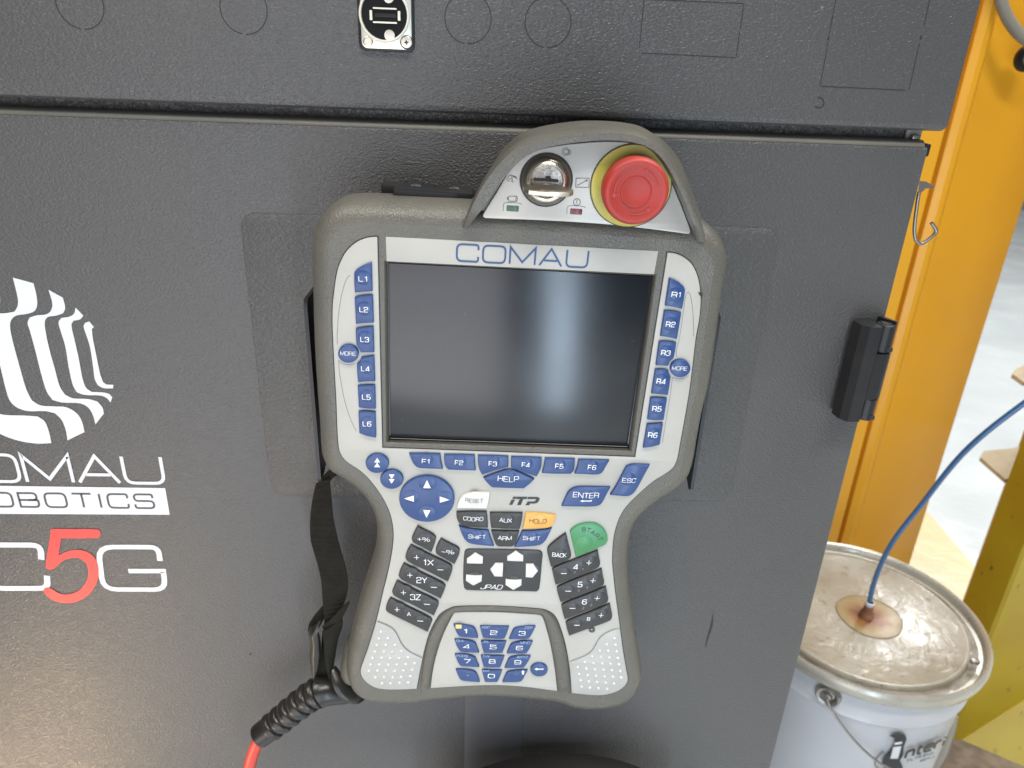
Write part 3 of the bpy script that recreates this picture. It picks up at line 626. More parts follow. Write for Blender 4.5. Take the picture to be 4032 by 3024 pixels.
key('6', [(768, 1092), (785, 1160), (800, 1220), (826, 1340), (800, 1375), (700, 1425), (607, 1463), (585, 1380), (565, 1290), (580, 1240), (640, 1185), (710, 1130)], 'black', [('BACK', 698, 1333, 156, 46, {'sw': .13, 'gap': .24})], [(705, 1335, 84)])
J = {'sw': .13, 'gap': .3}
key('5', [(815, 1015), (900, 1060), (985, 1105), (1015, 1140), (1005, 1190), (965, 1300), (860, 1240), (770, 1195), (752, 1160), (765, 1110)], 'black', [('+%', 880, 1163, 142, 46, {'sw': .13, 'gap': .2})], [(890, 1160, 84)])
key('5', [(1070, 1152), (1160, 1200), (1250, 1245), (1273, 1280), (1255, 1350), (1215, 1430), (1110, 1370), (1030, 1325), (1010, 1290), (1035, 1210)], 'black', [('-%', 1143, 1300, 142, 46, {'sw': .13, 'gap': .2})], [(1145, 1300, 84)])
PLS = {'sw': .10}
key('5', [(740, 1220), (960, 1330), (1165, 1430), (1193, 1470), (1180, 1530), (1145, 1620), (910, 1500), (710, 1400), (680, 1360), (700, 1290)], 'black', [('+', 805, 1357, 66, 62, PLS), ('1X', 935, 1420, 112, 66, {'sw': .12, 'gap': .35}), ('-', 1063, 1490, 74, 80, PLS)], [(815, 1345, 88), (1075, 1495, 88)])
key('7', [(803, 37), (1000, 140), (1225, 250), (1258, 285), (1240, 340), (1205, 423), (980, 310), (780, 215), (745, 175), (765, 110)], 'black', [('+', 870, 167, 66, 62, PLS), ('2Y', 998, 230, 118, 66, {'sw': .12, 'gap': .25}), ('-', 1130, 298, 74, 80, PLS)], [(880, 158, 88), (1140, 303, 88)])
key('7', [(730, 227), (930, 330), (1160, 440), (1183, 475), (1165, 530), (1130, 607), (900, 490), (700, 390), (675, 350), (700, 285)], 'black', [('+', 800, 357, 66, 62, PLS), ('3Z', 930, 415, 118, 64, {'sw': .12, 'gap': .25}), ('-', 1055, 483, 74, 80, PLS)], [(810, 348, 88), (1065, 488, 88)])
key('7', [(657, 413), (860, 515), (1090, 630), (1113, 660), (1095, 710), (1063, 785), (830, 670), (630, 570), (607, 535), (630, 460)], 'black', [('+', 730, 541, 64, 60, PLS), ('A', 858, 600, 46, 40, {'sw': .14}), ('-', 983, 665, 74, 80, PLS)], [(742, 535, 86), (995, 670, 86)])
key('6', [(1115, 1280), (1130, 1360), (1140, 1430), (1110, 1470), (880, 1570), (655, 1655), (635, 1570), (618, 1490), (640, 1465), (870, 1375)], 'black', [('+', 1017, 1415, 64, 62, PLS), ('4', 877, 1468, 58, 60, {'sw': .14}), ('-', 745, 1530, 72, 80, PLS), ('Y', 865, 1528, 24, 26, {'sw': .14, 'm': 'tiny_print'}), ('Y', 953, 1493, 24, 26, {'sw': .14, 'm': 'tiny_print'})], [(1025, 1412, 88), (740, 1535, 88)])
key('8', [(1297, 97), (1310, 180), (1323, 250), (1295, 290), (1070, 385), (848, 462), (825, 390), (807, 310), (830, 285), (1060, 190)], 'black', [('+', 1200, 228, 64, 62, PLS), ('5', 1063, 277, 54, 60, {'sw': .14}), ('-', 932, 340, 72, 80, PLS), ('V', 1047, 343, 24, 26, {'sw': .14, 'm': 'tiny_print'}), ('V', 1140, 308, 24, 26, {'sw': .14, 'm': 'tiny_print'})], [(1212, 225, 88), (928, 345, 88)])
key('8', [(1342, 290), (1357, 370), (1367, 435), (1340, 475), (1110, 565), (893, 647), (870, 570), (857, 500), (880, 475), (1110, 385)], 'black', [('+', 1245, 418, 64, 60, PLS), ('6', 1110, 467, 54, 58, {'sw': .14}), ('-', 977, 527, 72, 80, PLS), ('Z', 1097, 533, 24, 26, {'sw': .14, 'm': 'tiny_print'}), ('Z', 1183, 500, 24, 26, {'sw': .14, 'm': 'tiny_print'})], [(1258, 415, 88), (972, 532, 88)])
key('8', [(1385, 478), (1400, 550), (1410, 620), (1385, 660), (1160, 745), (940, 825), (917, 750), (903, 685), (925, 662), (1160, 570)], 'black', [('+', 1288, 605, 62, 58, PLS), ('B', 1155, 652, 36, 38, {'sw': .16}), ('-', 1025, 711, 70, 80, PLS)], [(1300, 602, 86), (1018, 716, 86)])
# number pad
NT = {'sw': .145}
SM = {'sw': .13, 'gap': .28, 'm': 'dim_print'}
key('N', [(315, 278), (440, 280), (560, 300), (620, 325), (655, 400), (675, 470), (540, 462), (430, 450), (385, 430), (350, 370)], 'blue', [('1', 492, 380, 52, 70, {'sw': .2})], [(525, 375, 75)], extra=[('yellow_print', [(347, 290), (433, 290), (433, 347), (347, 347)])])
for pl, tx, cx, cy, sm_, sx_, sy_, sw_, dx in (
    ([(700, 303), (900, 305), (1122, 308), (1090, 400), (1060, 470), (1030, 480), (880, 478), (745, 465), (720, 390)], '2', 900, 403, 'ABC', 785, 328, 128, 925),
    ([(1230, 325), (1340, 308), (1507, 302), (1470, 380), (1430, 450), (1390, 478), (1260, 485), (1122, 487), (1160, 400), (1190, 345)], '3', 1312, 412, 'DEF', 1412, 333, 118, 1320),
    ([(330, 495), (450, 500), (570, 515), (635, 545), (665, 620), (690, 685), (550, 678), (430, 668), (395, 640), (360, 580)], '4', 508, 602, 'GHI', 408, 525, 100, 535),
    ([(713, 517), (900, 518), (1083, 522), (1055, 610), (1025, 685), (880, 688), (755, 685), (730, 600)], '5', 893, 610, 'JKL', 788, 537, 105, 915),
    ([(1190, 545), (1300, 522), (1467, 520), (1430, 600), (1390, 670), (1350, 690), (1220, 694), (1088, 695), (1120, 620), (1150, 565)], '6', 1272, 625, 'MNO', 1358, 550, 140, 1285),
    ([(335, 710), (450, 712), (570, 728), (635, 755), (665, 830), (690, 893), (550, 885), (430, 878), (395, 850), (365, 790)], '7', 512, 817, 'PQRS', 442, 742, 165, 535),
    ([(713, 730), (880, 732), (1055, 735), (1025, 820), (995, 895), (870, 897), (755, 892), (730, 810)], '8', 878, 820, 'TUV', 790, 747, 110, 900),
    ([(1160, 750), (1270, 735), (1437, 735), (1400, 810), (1350, 880), (1310, 900), (1180, 905), (1057, 905), (1090, 830), (1120, 770)], '9', 1248, 832, 'WXYZ', 1315, 758, 165, 1260)):
    key('N', pl, 'blue', [(tx, cx, cy, 104, 70, NT), (sm_, sx_, sy_, sw_, 36, SM)], [(dx, cy - 15, 75)])
key('N', [(348, 928), (460, 930), (580, 945), (640, 970), (680, 1050), (700, 1110), (560, 1100), (440, 1085), (405, 1060), (375, 1000)], 'blue', [('-', 525, 1015, 50, 70, {'sw': .13, 'm': 'dim_print'})], [(535, 1015, 75)])
key('N', [(727, 940), (880, 942), (1020, 943), (990, 1030), (955, 1105), (860, 1108), (770, 1103), (745, 1010)], 'blue', [('0', 865, 1032, 104, 70, NT)], [(885, 1015, 75)], extra=[('dim_print', [(740, 943), (748, 943), (748, 958), (820, 958), (820, 943), (828, 943), (828, 967), (740, 967)])])
key('N', [(1120, 960), (1230, 945), (1393, 938), (1350, 1020), (1310, 1085), (1270, 1105), (1140, 1112), (1025, 1112), (1060, 1030), (1090, 975)], 'blue', [('.', 1208, 1035, 16, 60, {'sw': .2})], [(1215, 1030, 75)], extra=[('white_print', [(1325, 950), (1352, 980), (1338, 980), (1338, 1015), (1312, 1015), (1312, 980), (1298, 980)])])
key('N', ell(1557, 933, 126, 93), 'blue', [], [], sm=1, extra=[('white_print', [(1492, 935), (1532, 912), (1532, 929), (1622, 929), (1622, 942), (1532, 942), (1532, 958)])])
# arrow pad
key('5', ell(916, 717, 300, 250, 48), 'blue', [], [(920, 562, 96), (742, 712, 96), (1110, 722, 96), (915, 880, 98)], sm=1, ztop=.0026, name='arrow_pad', extra=[
    ('white_print', [(918, 515), (958, 603), (875, 603)]), ('white_print', [(668, 717), (775, 683), (775, 752)]),
    ('white_print', [(1162, 730), (1056, 693), (1056, 762)]), ('white_print', [(875, 840), (955, 842), (912, 927)])])
key('5', ell(376, 334, 127, 105), 'blue', [], [], sm=1, extra=[('white_print', [(375, 282), (405, 332), (342, 332)]), ('white_print', [(374, 333), (406, 384), (341, 384)])])
key('5', ell(534, 507, 126, 104), 'blue', [], [], sm=1, ztop=.0024, extra=[('white_print', [(501, 462), (563, 462), (532, 512)]), ('white_print', [(501, 513), (563, 513), (531, 563)])])
# jog pad
jp = [(1829, 2173.8), (1838, 2162), (1855, 2160), (2110, 2165), (2127.6, 2167.5), (2136.6, 2180), (2135, 2200), (2124, 2315.7), (2114, 2328), (1936, 2324), (1840, 2322), (1827, 2312), (1824, 2254)]
jog = key('S', jp, 'black', [('JPAD', 1936.5, 2310, 84, 19, {'sw': .13, 'gap': .22, 'ital': .28, 'm': 'white_print'})], [(1870.5, 2204, 34), (1867, 2275, 34), (2030, 2190, 34), (1961, 2243, 34), (2100, 2247, 34), (2022, 2290, 34)], name='jog_pad', ztop=.0016, corner=60)
for ref, pl in (('5', [(1350, 1385), (1440, 1320), (1525, 1365), (1523, 1437), (1350, 1433)]), ('5', [(1790, 1360), (1882, 1298), (1965, 1350), (1963, 1412), (1790, 1405)]),
                ('5', [(1605, 1500), (1660, 1435), (1745, 1435), (1740, 1577), (1650, 1575)]), ('5', [(1993, 1443), (2075, 1445), (2125, 1515), (2065, 1588), (1990, 1583)]),
                ('7', [(1480, 180), (1653, 185), (1650, 245), (1560, 292), (1478, 240)]), ('8', [(252, 228), (425, 232), (423, 290), (335, 340), (250, 285)])):
    obj('arrow', slab(smooth(trp(ref, pl, .0025), 1), .0015, .0027, .0003), 'ivory', jog)
# model mark moulded on the plate (slanted letters) and header lettering
def plate_text(txt, ref, cx, cy, wpx, hpx, z, m, **k):
    u, v = px(ref, cx, cy); s = REF[ref][2]; c = PL(u, v, z)
    wv = (PL(u + wpx / s, v, z) - c).length; hv_ = (PL(u, v + hpx / s, z) - c).length
    return obj('lettering', text_vf(txt, wv, hv_, lambda a: (c.x + a.x, c.y + a.y, z), **k), m, k.get('par') or PEN)
plate_text('COMAU', 'S', 2058, 1008, 522, 74, .0006, 'blue_print', sw=.115, gap=.30, wide=1.22)
def skew(ref, pts, z0, z1, m, name='lettering'): return obj(name, slab(smooth(trp(ref, pts, z1), 1), z0, z1, .00015), m, PEN)
for pts in ([(1835, 745), (1875, 745), (1845, 797), (1812, 797)], [(1858, 712), (1893, 712), (1882, 732), (1845, 732)],
            [(1900, 712), (2010, 714), (1998, 735), (1965, 735), (1938, 799), (1898, 799), (1928, 735), (1885, 735)],
            [(2020, 714), (2120, 716), (2143, 728), (2138, 750), (2118, 775), (2090, 783), (2040, 783), (2030, 801), (1990, 801), (2012, 765), (2085, 765), (2102, 750), (2105, 738), (2095, 735), (2008, 735)]):
    skew('5', pts, .0006, .0011, 'dark_print')
# ---------------------------------------------------------------- raised head with the stop button
back = [(1866, 800), (1885, 752), (1909, 711), (1959, 628), (2000, 577), (2040, 543), (2081, 521), (2171, 499), (2284, 484), (2375, 483), (2465, 490), (2533, 505), (2592, 540), (2632, 580), (2668, 636), (2703, 722), (2732, 802), (2748, 850)]
outc = [(1826, 912), (1833, 880), (1852, 830), (1875, 780), (1905, 725), (1940, 677), (1980, 630), (2030, 588), (2090, 560), (2171, 542), (2284, 528), (2374, 522), (2465, 527), (2530, 543), (2585, 578), (2630, 628), (2668, 690), (2700, 755), (2735, 835), (2762, 900), (2788, 969)]
inc = [(1836, 914), (1872, 858), (1915, 800), (1960, 735), (2003, 677), (2060, 622), (2118, 592), (2190, 572), (2284, 558), (2374, 551), (2465, 556), (2532, 571), (2586, 604), (2627, 655), (2670, 735), (2701, 805), (2725, 870), (2748, 925), (2764, 966)]
N = 90
H_ = .0085
cB = resample(smooth([PL(*p, -.028) for p in back], 4, closed=False), N)
cO = resample(smooth([PL(*p, H_) for p in outc], 4, closed=False), N)
cI = resample(smooth([PL(*p, H_) for p in inc], 4, closed=False), N)
nO = normals(cO, False); nI = normals(cI, False)
sg = 1 if (cO[45] + nO[45] * .001 - PL(2284, 800)).length < (cO[45] - PL(2284, 800)).length else -1
def hh(i): return H_ * min(1, min(i, N - 1 - i) / 7 + .12) ** .7
R_ = [[(a.x, a.y, -.036) for a in cB], [(a.x, a.y, -.020) for a in cB],
      [((a - n * sg * .0012).lerp(b, .25).x, (a - n * sg * .0012).lerp(b, .25).y, -.003) for a, n, b in zip(cO, nO, cB)],
      [((a - n * sg * .0006).x, (a - n * sg * .0006).y, hh(i) * .7) for i, (a, n) in enumerate(zip(cO, nO))],
      [(a.x, a.y, hh(i)) for i, a in enumerate(cO)],
      [(a.lerp(b, .5).x, a.lerp(b, .5).y, hh(i) + .0003) for i, (a, b) in enumerate(zip(cO, cI))],
      [(a.x, a.y, hh(i)) for i, a in enumerate(cI)],
      [((a + n * sg * .0004).x, (a + n * sg * .0004).y, hh(i) * .8) for i, (a, n) in enumerate(zip(cI, nI))],
      [((a + n * sg * .0008).x, (a + n * sg * .0008).y, -.0005) for a, n in zip(cI, nI)]]
domev = rings(R_, closed=False)
cap = [Vector(a[:2]) for a in R_[-1]]
cp = cap[6:-6]
cv, cf = fill([ccw(cp)])
obj('button_guard', merge(domev, ([(a.x, a.y, .0004) for a in cv], cf)), 'housing', PEN, angle=55)
pan = smooth([PL(*p) for p in ((1903, 843), (1928, 800), (1955, 757), (1992, 693), (2022, 650), (2056, 618), (2097, 596), (2140, 584), (2185, 575), (2261.7, 565), (2352, 558), (2442.5, 558), (2501, 566), (2546.5, 583), (2588, 617), (2623, 675), (2655, 747), (2686, 824), (2716, 908), (2712, 919), (2690, 917), (2533, 896.6), (2352, 878.5), (2126, 865), (1912, 857), (1903, 852))], 3)
panel = obj('button_panel', slab(pan, .0003, .0011, .00025), mat('panel_foil', (0.45, 0.435, 0.40), 0.34, 0.25, bump=(2500, 2, .00004, .4, (1, 1, 1)), var=(30, .4, (.42, .40, .36))), PEN)
obj('seam', flat(offset(ccw(pan), -.0004), .0006), 'seam', panel)
# stop button
C = PL(2484, 733, .001)
es = obj('stop_button', lathe(C, [(.0186, .0008), (.0186, .0014), (.0183, .0020), (.0135, .0021), (.0125, .0021)], 64), 'yellow', PEN)
obj('seam', lathe(C, [(.0190, .0008), (.0190, .00135), (.0150, .00135)], 64), 'seam', es)
C2 = PL(2507, 757, .0130)
obj('stem', lathe(C, [(.0122, .001), (.0122, .006)], 40), 'darkmetal', es)
cr_ = (PL(2507 + 131, 757, .013) - C2).length
capo = obj('mushroom_cap', lathe(C, [(.011, .0050), (.0145, .0055), (cr_ * .965, .0072), (cr_ * .99, .0092), (cr_, .0112), (cr_ * .992, .0128), (cr_ * .965, .0141), (cr_ * .92, .0149), (cr_ * .86, .01515), (cr_ * .79, .0149), (cr_ * .70, .0142), (cr_ * .47, .0136), (cr_ * .455, .0141), (cr_ * .43, .01425), (cr_ * .38, .0139), (cr_ * .2, .0134), (0, .0132)], 72), 'red', es)
for a0 in (20, 140, 260):       # the three embossed twist arrows
    pts = [Vector((C.x + cr_ * .66 * math.cos(math.radians(a0 + k * 6)), C.y + cr_ * .66 * math.sin(math.radians(a0 + k * 6)))) for k in range(9)]
    v, f = stroke(pts, .0006)
    e = pts[-1]; t = (pts[-1] - pts[-2]).normalized(); n = Vector((-t.y, t.x))
    hv_, hf_ = [e + n * .0012, e - n * .0012, e + t * .002], [(0, 1, 2)]
    vv, ff = merge((v, f), (hv_, hf_))
    obj('arrow', ([(a.x, a.y, .0145) for a in vv], ff), 'red', capo)
# key switch
C = PL(2150, 707, .0)
ks = obj('key_switch', lathe(C, [(.0117, .0009), (.0115, .0018), (.0107, .0036), (.0098, .0048), (.0090, .0052), (.0084, .0048), (.0082, .0040)], 56), 'darkmetal', PEN)
obj('seam', lathe(C, [(.0122, .0009), (.0122, .0013), (.0105, .0013)], 48), 'seam', ks)
obj('ring', lathe(C, [(.0090, .0046), (.0088, .0056), (.0082, .0060), (.0075, .0057), (.0072, .0050)], 48), 'chrome', ks)
obj('cylinder_face', lathe(C, [(.0071, .0046), (.0035, .0048), (0, .0048)], 40), mat('lock_face', (.17, .15, .13), .30, 1.0, var=(300, .7, (.30, .27, .23)), bump=(500, 2, .0004, .5, (1, 1, 1))), ks)
obj('keyway', flat([Vector((C.x + a, C.y + b)) for a, b in ((-.0060, .0012), (-.001, .0015), (-.0004, .0026), (.0012, .0026), (.0022, .0014), (.0052, .0012), (.0052, .0001), (-.0060, .0001))], .0053), 'seam', ks)
Kc = Vector((C.x + .0004, C.y - .0026))
kp = [(-.0030, .0040), (-.0098, .0062), (-.0112, .0092), (-.0110, .0130), (-.0090, .0160), (-.0045, .0172), (0, .0175), (.0045, .0172), (.0090, .0160), (.0110, .0130), (.0112, .0092), (.0098, .0062), (.0030, .0040)]
kr = []
for dy, s_ in ((-.0011, .94), (-.0008, 1), (.0008, 1), (.0011, .94)):
    kr.append([(Kc.x + a * s_, Kc.y + dy - (b - .004) * .03, .004 + (b - .004) * (1 if s_ == 1 else .97)) for a, b in kp])
obj('key', rings(kr, cap0=True, cap1=True), 'brass', ks, angle=40)
# leds with recess and symbols
for x, y, m in ((2018.4, 820.6, 'led_green'), (2268.4, 833, 'led_red')):
    c = PL(x, y, .001); hw, hh_ = .00285, .00135
    rr = lambda a, b: ccw([Vector((c.x + sx * (a - .0003 * k1), c.y + sy * (b - .0003 * k2))) for sx, sy, k1, k2 in ((-1, -1, 0, 1), (-1, -1, 1, 0), (1, -1, 1, 0), (1, -1, 0, 1), (1, 1, 0, 1), (1, 1, 1, 0), (-1, 1, 1, 0), (-1, 1, 0, 1))][::1])
    o = obj('indicator_lamp', slab(rr(hw, hh_), .0009, .00125, .0001), m, PEN)
    line_on('seam', [Vector((c.x - hw - .0014, c.y - .0014)), Vector((c.x - hw - .0014, c.y + hh_ + .0004)), Vector((c.x - hw - .0004, c.y + hh_ + .0012)), Vector((c.x + hw + .0004, c.y + hh_ + .0012)), Vector((c.x + hw + .0014, c.y + hh_ + .0006))], .00035, .00116, 'grey_print', o)
def sym(name, lines, w=.00026, z=.00125, m='dark_print'):
    vf = []
    for l in lines:
        v, f = stroke([PL(*p, z) for p in l], w); vf.append(([(a.x, a.y, z) for a in v], f))
    obj(name, merge(*vf), m, PEN)
def ell_px(cx, cy, rx, ry, n=20): return [(cx + rx * math.cos(2 * math.pi * i / n), cy + ry * math.sin(2 * math.pi * i / n)) for i in range(n)] + [(cx + rx, cy)]
sym('symbol', [ell_px(2227, 597, 14, 15), ell_px(2229, 597, 9, 9)])
sym('symbol', [[(2243, 588), (2248, 600), (2240, 612)]])
q = [px('2', *a) for a in ((815, 578), (930, 578), (924, 660), (811, 656), (815, 578))]
sym('symbol', [q, [px('2', *a) for a in ((823, 642), (914, 594))], [px('2', *a) for a in ((893, 597), (914, 594), (906, 612))]])
sym('symbol', [[px('2', *a) for a in l] for l in ([(207, 583), (225, 572), (228, 558), (250, 552), (268, 560), (290, 565), (303, 590)], [(225, 590), (240, 585), (255, 580), (262, 592), (250, 605), (272, 612)], [(248, 560), (262, 575)], [(260, 556), (280, 574)], [(272, 556), (292, 580)], [(212, 592), (225, 605), (232, 600)])])
sym('symbol', [[px('2', *a) for a in l] for l in ([(232, 735), (295, 735), (302, 745), (302, 772), (295, 781), (230, 779), (225, 770), (225, 745), (232, 735)], [(225, 750), (214, 748), (214, 762), (225, 764)], [(292, 738), (290, 778)])])
sym('symbol', [ell_px(2271.6, 796, 13.5, 13.5), [(2271.6, 787), (2271.6, 799)], [(2271.6, 802), (2271.6, 805)]], .0003)
sym('symbol', [ell_px(2330.5, 2480, 12, 10)], .0004, .0008 + .0003)
sym('symbol', [ell_px(2330.5, 2480, 7, 5.5)], .0007, .0008 + .0003)
# chip on the plate edge at right
obj('chip_mark', flat(trp('2', [(1870, 1562), (1885, 1572), (1893, 1558), (1905, 1572), (1912, 1600), (1902, 1625), (1895, 1600), (1885, 1590)]), .00095), 'seam', PEN)
# cable outlet boss
bc = [(1430, 2530), (1414, 2590), (1406, 2635), (1410, 2668)]
bp3 = [Vector((*PL(u, v, -.020), -.020)) for u, v in bc]
obj('cable_outlet', sweep(spline3(bp3, 4), circ(.0112, 24), rad=lambda i, t: (1 if t < .7 else math.sqrt(max(.02, 1 - ((t - .7) / .3) ** 2 * .9)))), 'housing', PEN, angle=60)
# thumb lever on the back seen above the top edge
PEN_DONE = True

# =================================================================== cabinet
CAB = thing('control_cabinet', 'dark grey textured metal robot control cabinet behind the pendant', 'cabinet', (0, 0, 0))
pA, pB = CL(3640, 640), CL(3034, 3024)
XR = (pA.x + pB.x) / 2 + .0004
ZT = CL(1700, 520, 0).z                           # crease at the door's top edge
XL = -0.62
def xz_slab(poly, y0, y1, bev):                    # slab in the x-z plane facing -y (y1 nearest the viewer)
    v, f = slab(poly, 0, 1, .5)
    p = ccw(poly); q = offset(p, bev * .35); r = offset(p, bev)
    R = [[(a.x, y0, a.y) for a in p], [(a.x, y1 + bev, a.y) for a in p], [(a.x, y1 + bev * .3, a.y) for a in q], [(a.x, y1, a.y) for a in r]]
    return rings(R, cap0=True, cap1=True)
def rect(x0, x1, z0, z1, r=.0, n=5):
    if r <= 0: return [Vector(a) for a in ((x0, z0), (x1, z0), (x1, z1), (x0, z1))]
    out = []
    for cx, cz, a0 in ((x0 + r, z0 + r, 180), (x1 - r, z0 + r, 270), (x1 - r, z1 - r, 0), (x0 + r, z1 - r, 90)):
        for k in range(n + 1):
            t = math.radians(a0 + 90 * k / n); out.append(Vector((cx + r * math.cos(t), cz + r * math.sin(t))))
    return out
door = obj('door', xz_slab(rect(XL, XR, .06, ZT + .0014, .0016), .018, 0, .0016), 'paint', CAB)
obj('edge_strip', rings([[(x, y, z) for y, z in ((.0012, ZT), (.0013, ZT + .0016), (.0030, ZT + .0038), (.0050, ZT + .0048), (.016, ZT + .0050), (.016, ZT))] for x in (XL + .001, XR - .002)], cap0=True, cap1=True), 'edge', door)
ZUL = CL(2200, 455, -.003).z                       # lower edge of the upper panel
XUR = (CL(3880, 0, -.003).x + CL(3755, 440, -.003).x) / 2
up = obj('upper_panel', xz_slab(rect(XL, XUR, ZUL - .001, ZUL + .22, .004), .30, -.003, .0035), 'paint', CAB)
obj('body', box(XL + .01, XR - .012, .020, .30, .03, ZUL + .02), 'slot', CAB)
obj('slot_back', box(XL + .005, CL(3555, 540, .014).x, .013, .021, ZT - .01, ZUL + .005), 'slot', CAB)
# small latch parts at the right end of the slot
obj('latch_plate', box(CL(3558, 540, .012).x, CL(3620, 540, .012).x, .010, .0125, ZT - .002, ZUL + .003, .0008), 'conduit', CAB)
obj('latch_pin', box(CL(3585, 545, .008).x, CL(3615, 545, .008).x, .006, .009, ZT + .0045, ZT + .0070, .0005), 'zinc', CAB)
obj('corner_cap', box(XR - .0012, XR + .0022, .002, .012, ZT - .004, ZT + .0030, .0008), 'plastic_black', CAB)
# mounting plate on the door behind the pendant (raised, rounded corners)
mx0 = (CL(947, 900).x + CL(1054, 1804).x) / 2; mx1 = (CL(3065, 963).x + CL(2890, 1880).x) / 2
mz1 = (CL(1200, 846).z + CL(2900, 893).z) / 2; mz0 = (CL(1200, 1948).z + CL(2831, 1971).z) / 2
obj('mounting_plate', xz_slab(rect(mx0, mx1, mz0, mz1, .009), .001, -.0010, .0008), 'paint2', door)
# raised vertical strip low on the door
obj('stiffener', xz_slab(rect(CL(1831, 2850).x, CL(2058, 2860).x, .08, CL(1831, 2450).z, .001), .001, -.0006, .0004), 'paint3', door)
# knock-outs
def knock(u, v, rpx):
    c = CL(u, v, -.003); r = (CL(u + rpx, v, -.003) - c).length
    ring_v, ring_f = [], []
    for k in range(40):
        t = 2 * math.pi * k / 40
        for rr_ in (r, r - .00045): ring_v.append((c.x + rr_ * math.cos(t), -.00308, c.z + rr_ * math.sin(t)))
    for k in range(40):
        if k in (9, 29): continue          # small bridges left in the cut
        ring_f.append((2 * k, 2 * k + 1, (2 * k + 3) % 80, (2 * k + 2) % 80))
    obj('knockout', (ring_v, ring_f), 'seam', up)
for a in ((1843, 72, 93), (2158, 88, 92), (314, 14, 95), (959, 34, 94)): knock(*a)
def cut(p, w=.0004, y=-.00308):
    q = [CL(*a, -.003) for a in p]
    v, f = stroke([Vector((a.x, a.z)) for a in q], w)
    return ([(a.x, y, a.y) for a in v], f)
r6 = lambda x, y: (2400 + x / 1.7015, y / 1.7015)
obj('knockout', merge(cut([r6(235, -30), r6(200, 320)]), cut([r6(215, 355), r6(840, 386)]), cut([r6(850, 380), r6(872, 215)]), cut([r6(876, 195), r6(900, 28)]), cut([r6(250, -5), r6(895, 24)])), 'seam', up)
obj('knockout', merge(cut([r6(1520, -30), r6(1472, 235)]), cut([r6(1468, 245), r6(1464, 270)], .0009), cut([r6(1464, 285), r6(1411, 574)]), cut([r6(1415, 578), r6(1980, 605)]), cut([r6(2008, 600), r6(2076, 290)]), cut([r6(2082, 265), r6(2088, 240)], .0008), cut([r6(2108, 170), r6(2150, -30)])), 'seam', up)
c6 = [r6(1402 + 34 * math.cos(t), 688 + 34 * math.sin(t)) for t in [math.radians(a) for a in range(-100, 150, 20)]]
obj('knockout', cut(c6, .0006), 'seam', up)
# ---- hinge
def hxy(x, y, yy=-.01): return CL(*px('H', x, y), yy)
top = hxy(600, 330, -.012); bot = hxy(420, 1010, -.012)
hzt, hzb = top.z, bot.z
leafx0 = (hxy(495, 330, -.010).x + hxy(370, 990, -.010).x) / 2
cx_ = (hxy(725, 360, -.012).x + hxy(580, 1000, -.012).x) / 2
hr_ = .0056
hinge = obj('hinge', merge(rings([[(x, y, z) for x, y in ((leafx0 + .003, 0), (leafx0, -.0040), (leafx0 + .001, -.0125), (leafx0 + .0045, -.0165), (cx_ - .0062, -.0165), (cx_ - .0062, -.010), (cx_ - .0062, 0))] for z in (hzb, hzb + .0005, hzt - .0005, hzt)], cap0=True, cap1=True)), 'plastic_black', CAB, angle=30)
zm0 = hzb + (hzt - hzb) * .24; zm1 = hzb + (hzt - hzb) * .72
def zl(c, prof, n=28): return lathe(c, prof, n)
obj('barrel', merge(zl((cx_, -.0088), [(.0, zm0), (hr_ + .0006, zm0), (hr_ + .0006, zm1), (0, zm1)]), rings([[(x, y, z) for x, y in ((cx_ - .006, -.0002), (cx_ - .006, -.0164), (cx_ + .0005, -.0158), (cx_ + .004, -.004))] for z in (zm0, zm1)], cap0=True, cap1=True)), 'plastic_black', hinge, angle=30)
for z0, z1, rim in ((zm1 + .0006, hzt + .0002, True), (hzb - .0002, zm0 - .0006, False)):
    o = obj('knuckle', zl((cx_, -.0088), [(0, z0), (hr_, z0), (hr_, z1 - .0006), (hr_ - .0006, z1), (hr_ - .0014, z1), (hr_ - .0016, z1 - .0005), (hr_ - .0022, z1 - .0005), (hr_ - .0024, z1 + .0002), (0, z1 + .0002)]), 'plastic_black', hinge, angle=30)
    obj('notch', box(cx_ + .0005, cx_ + .0042, -.0146, -.0110, z0 + .0008, z0 + .0034), 'seam', o)
obj('hinge_leaf', rings([[(x, y, z) for x, y in ((cx_ + .001, .004), (cx_ + hr_ + .0003, -.0098), (cx_ + hr_ - .001, -.0105), (cx_ - .002, .001))] for z in (hzb + .002, hzt + .0018)], cap0=True, cap1=True), 'plastic_black', hinge, angle=30)
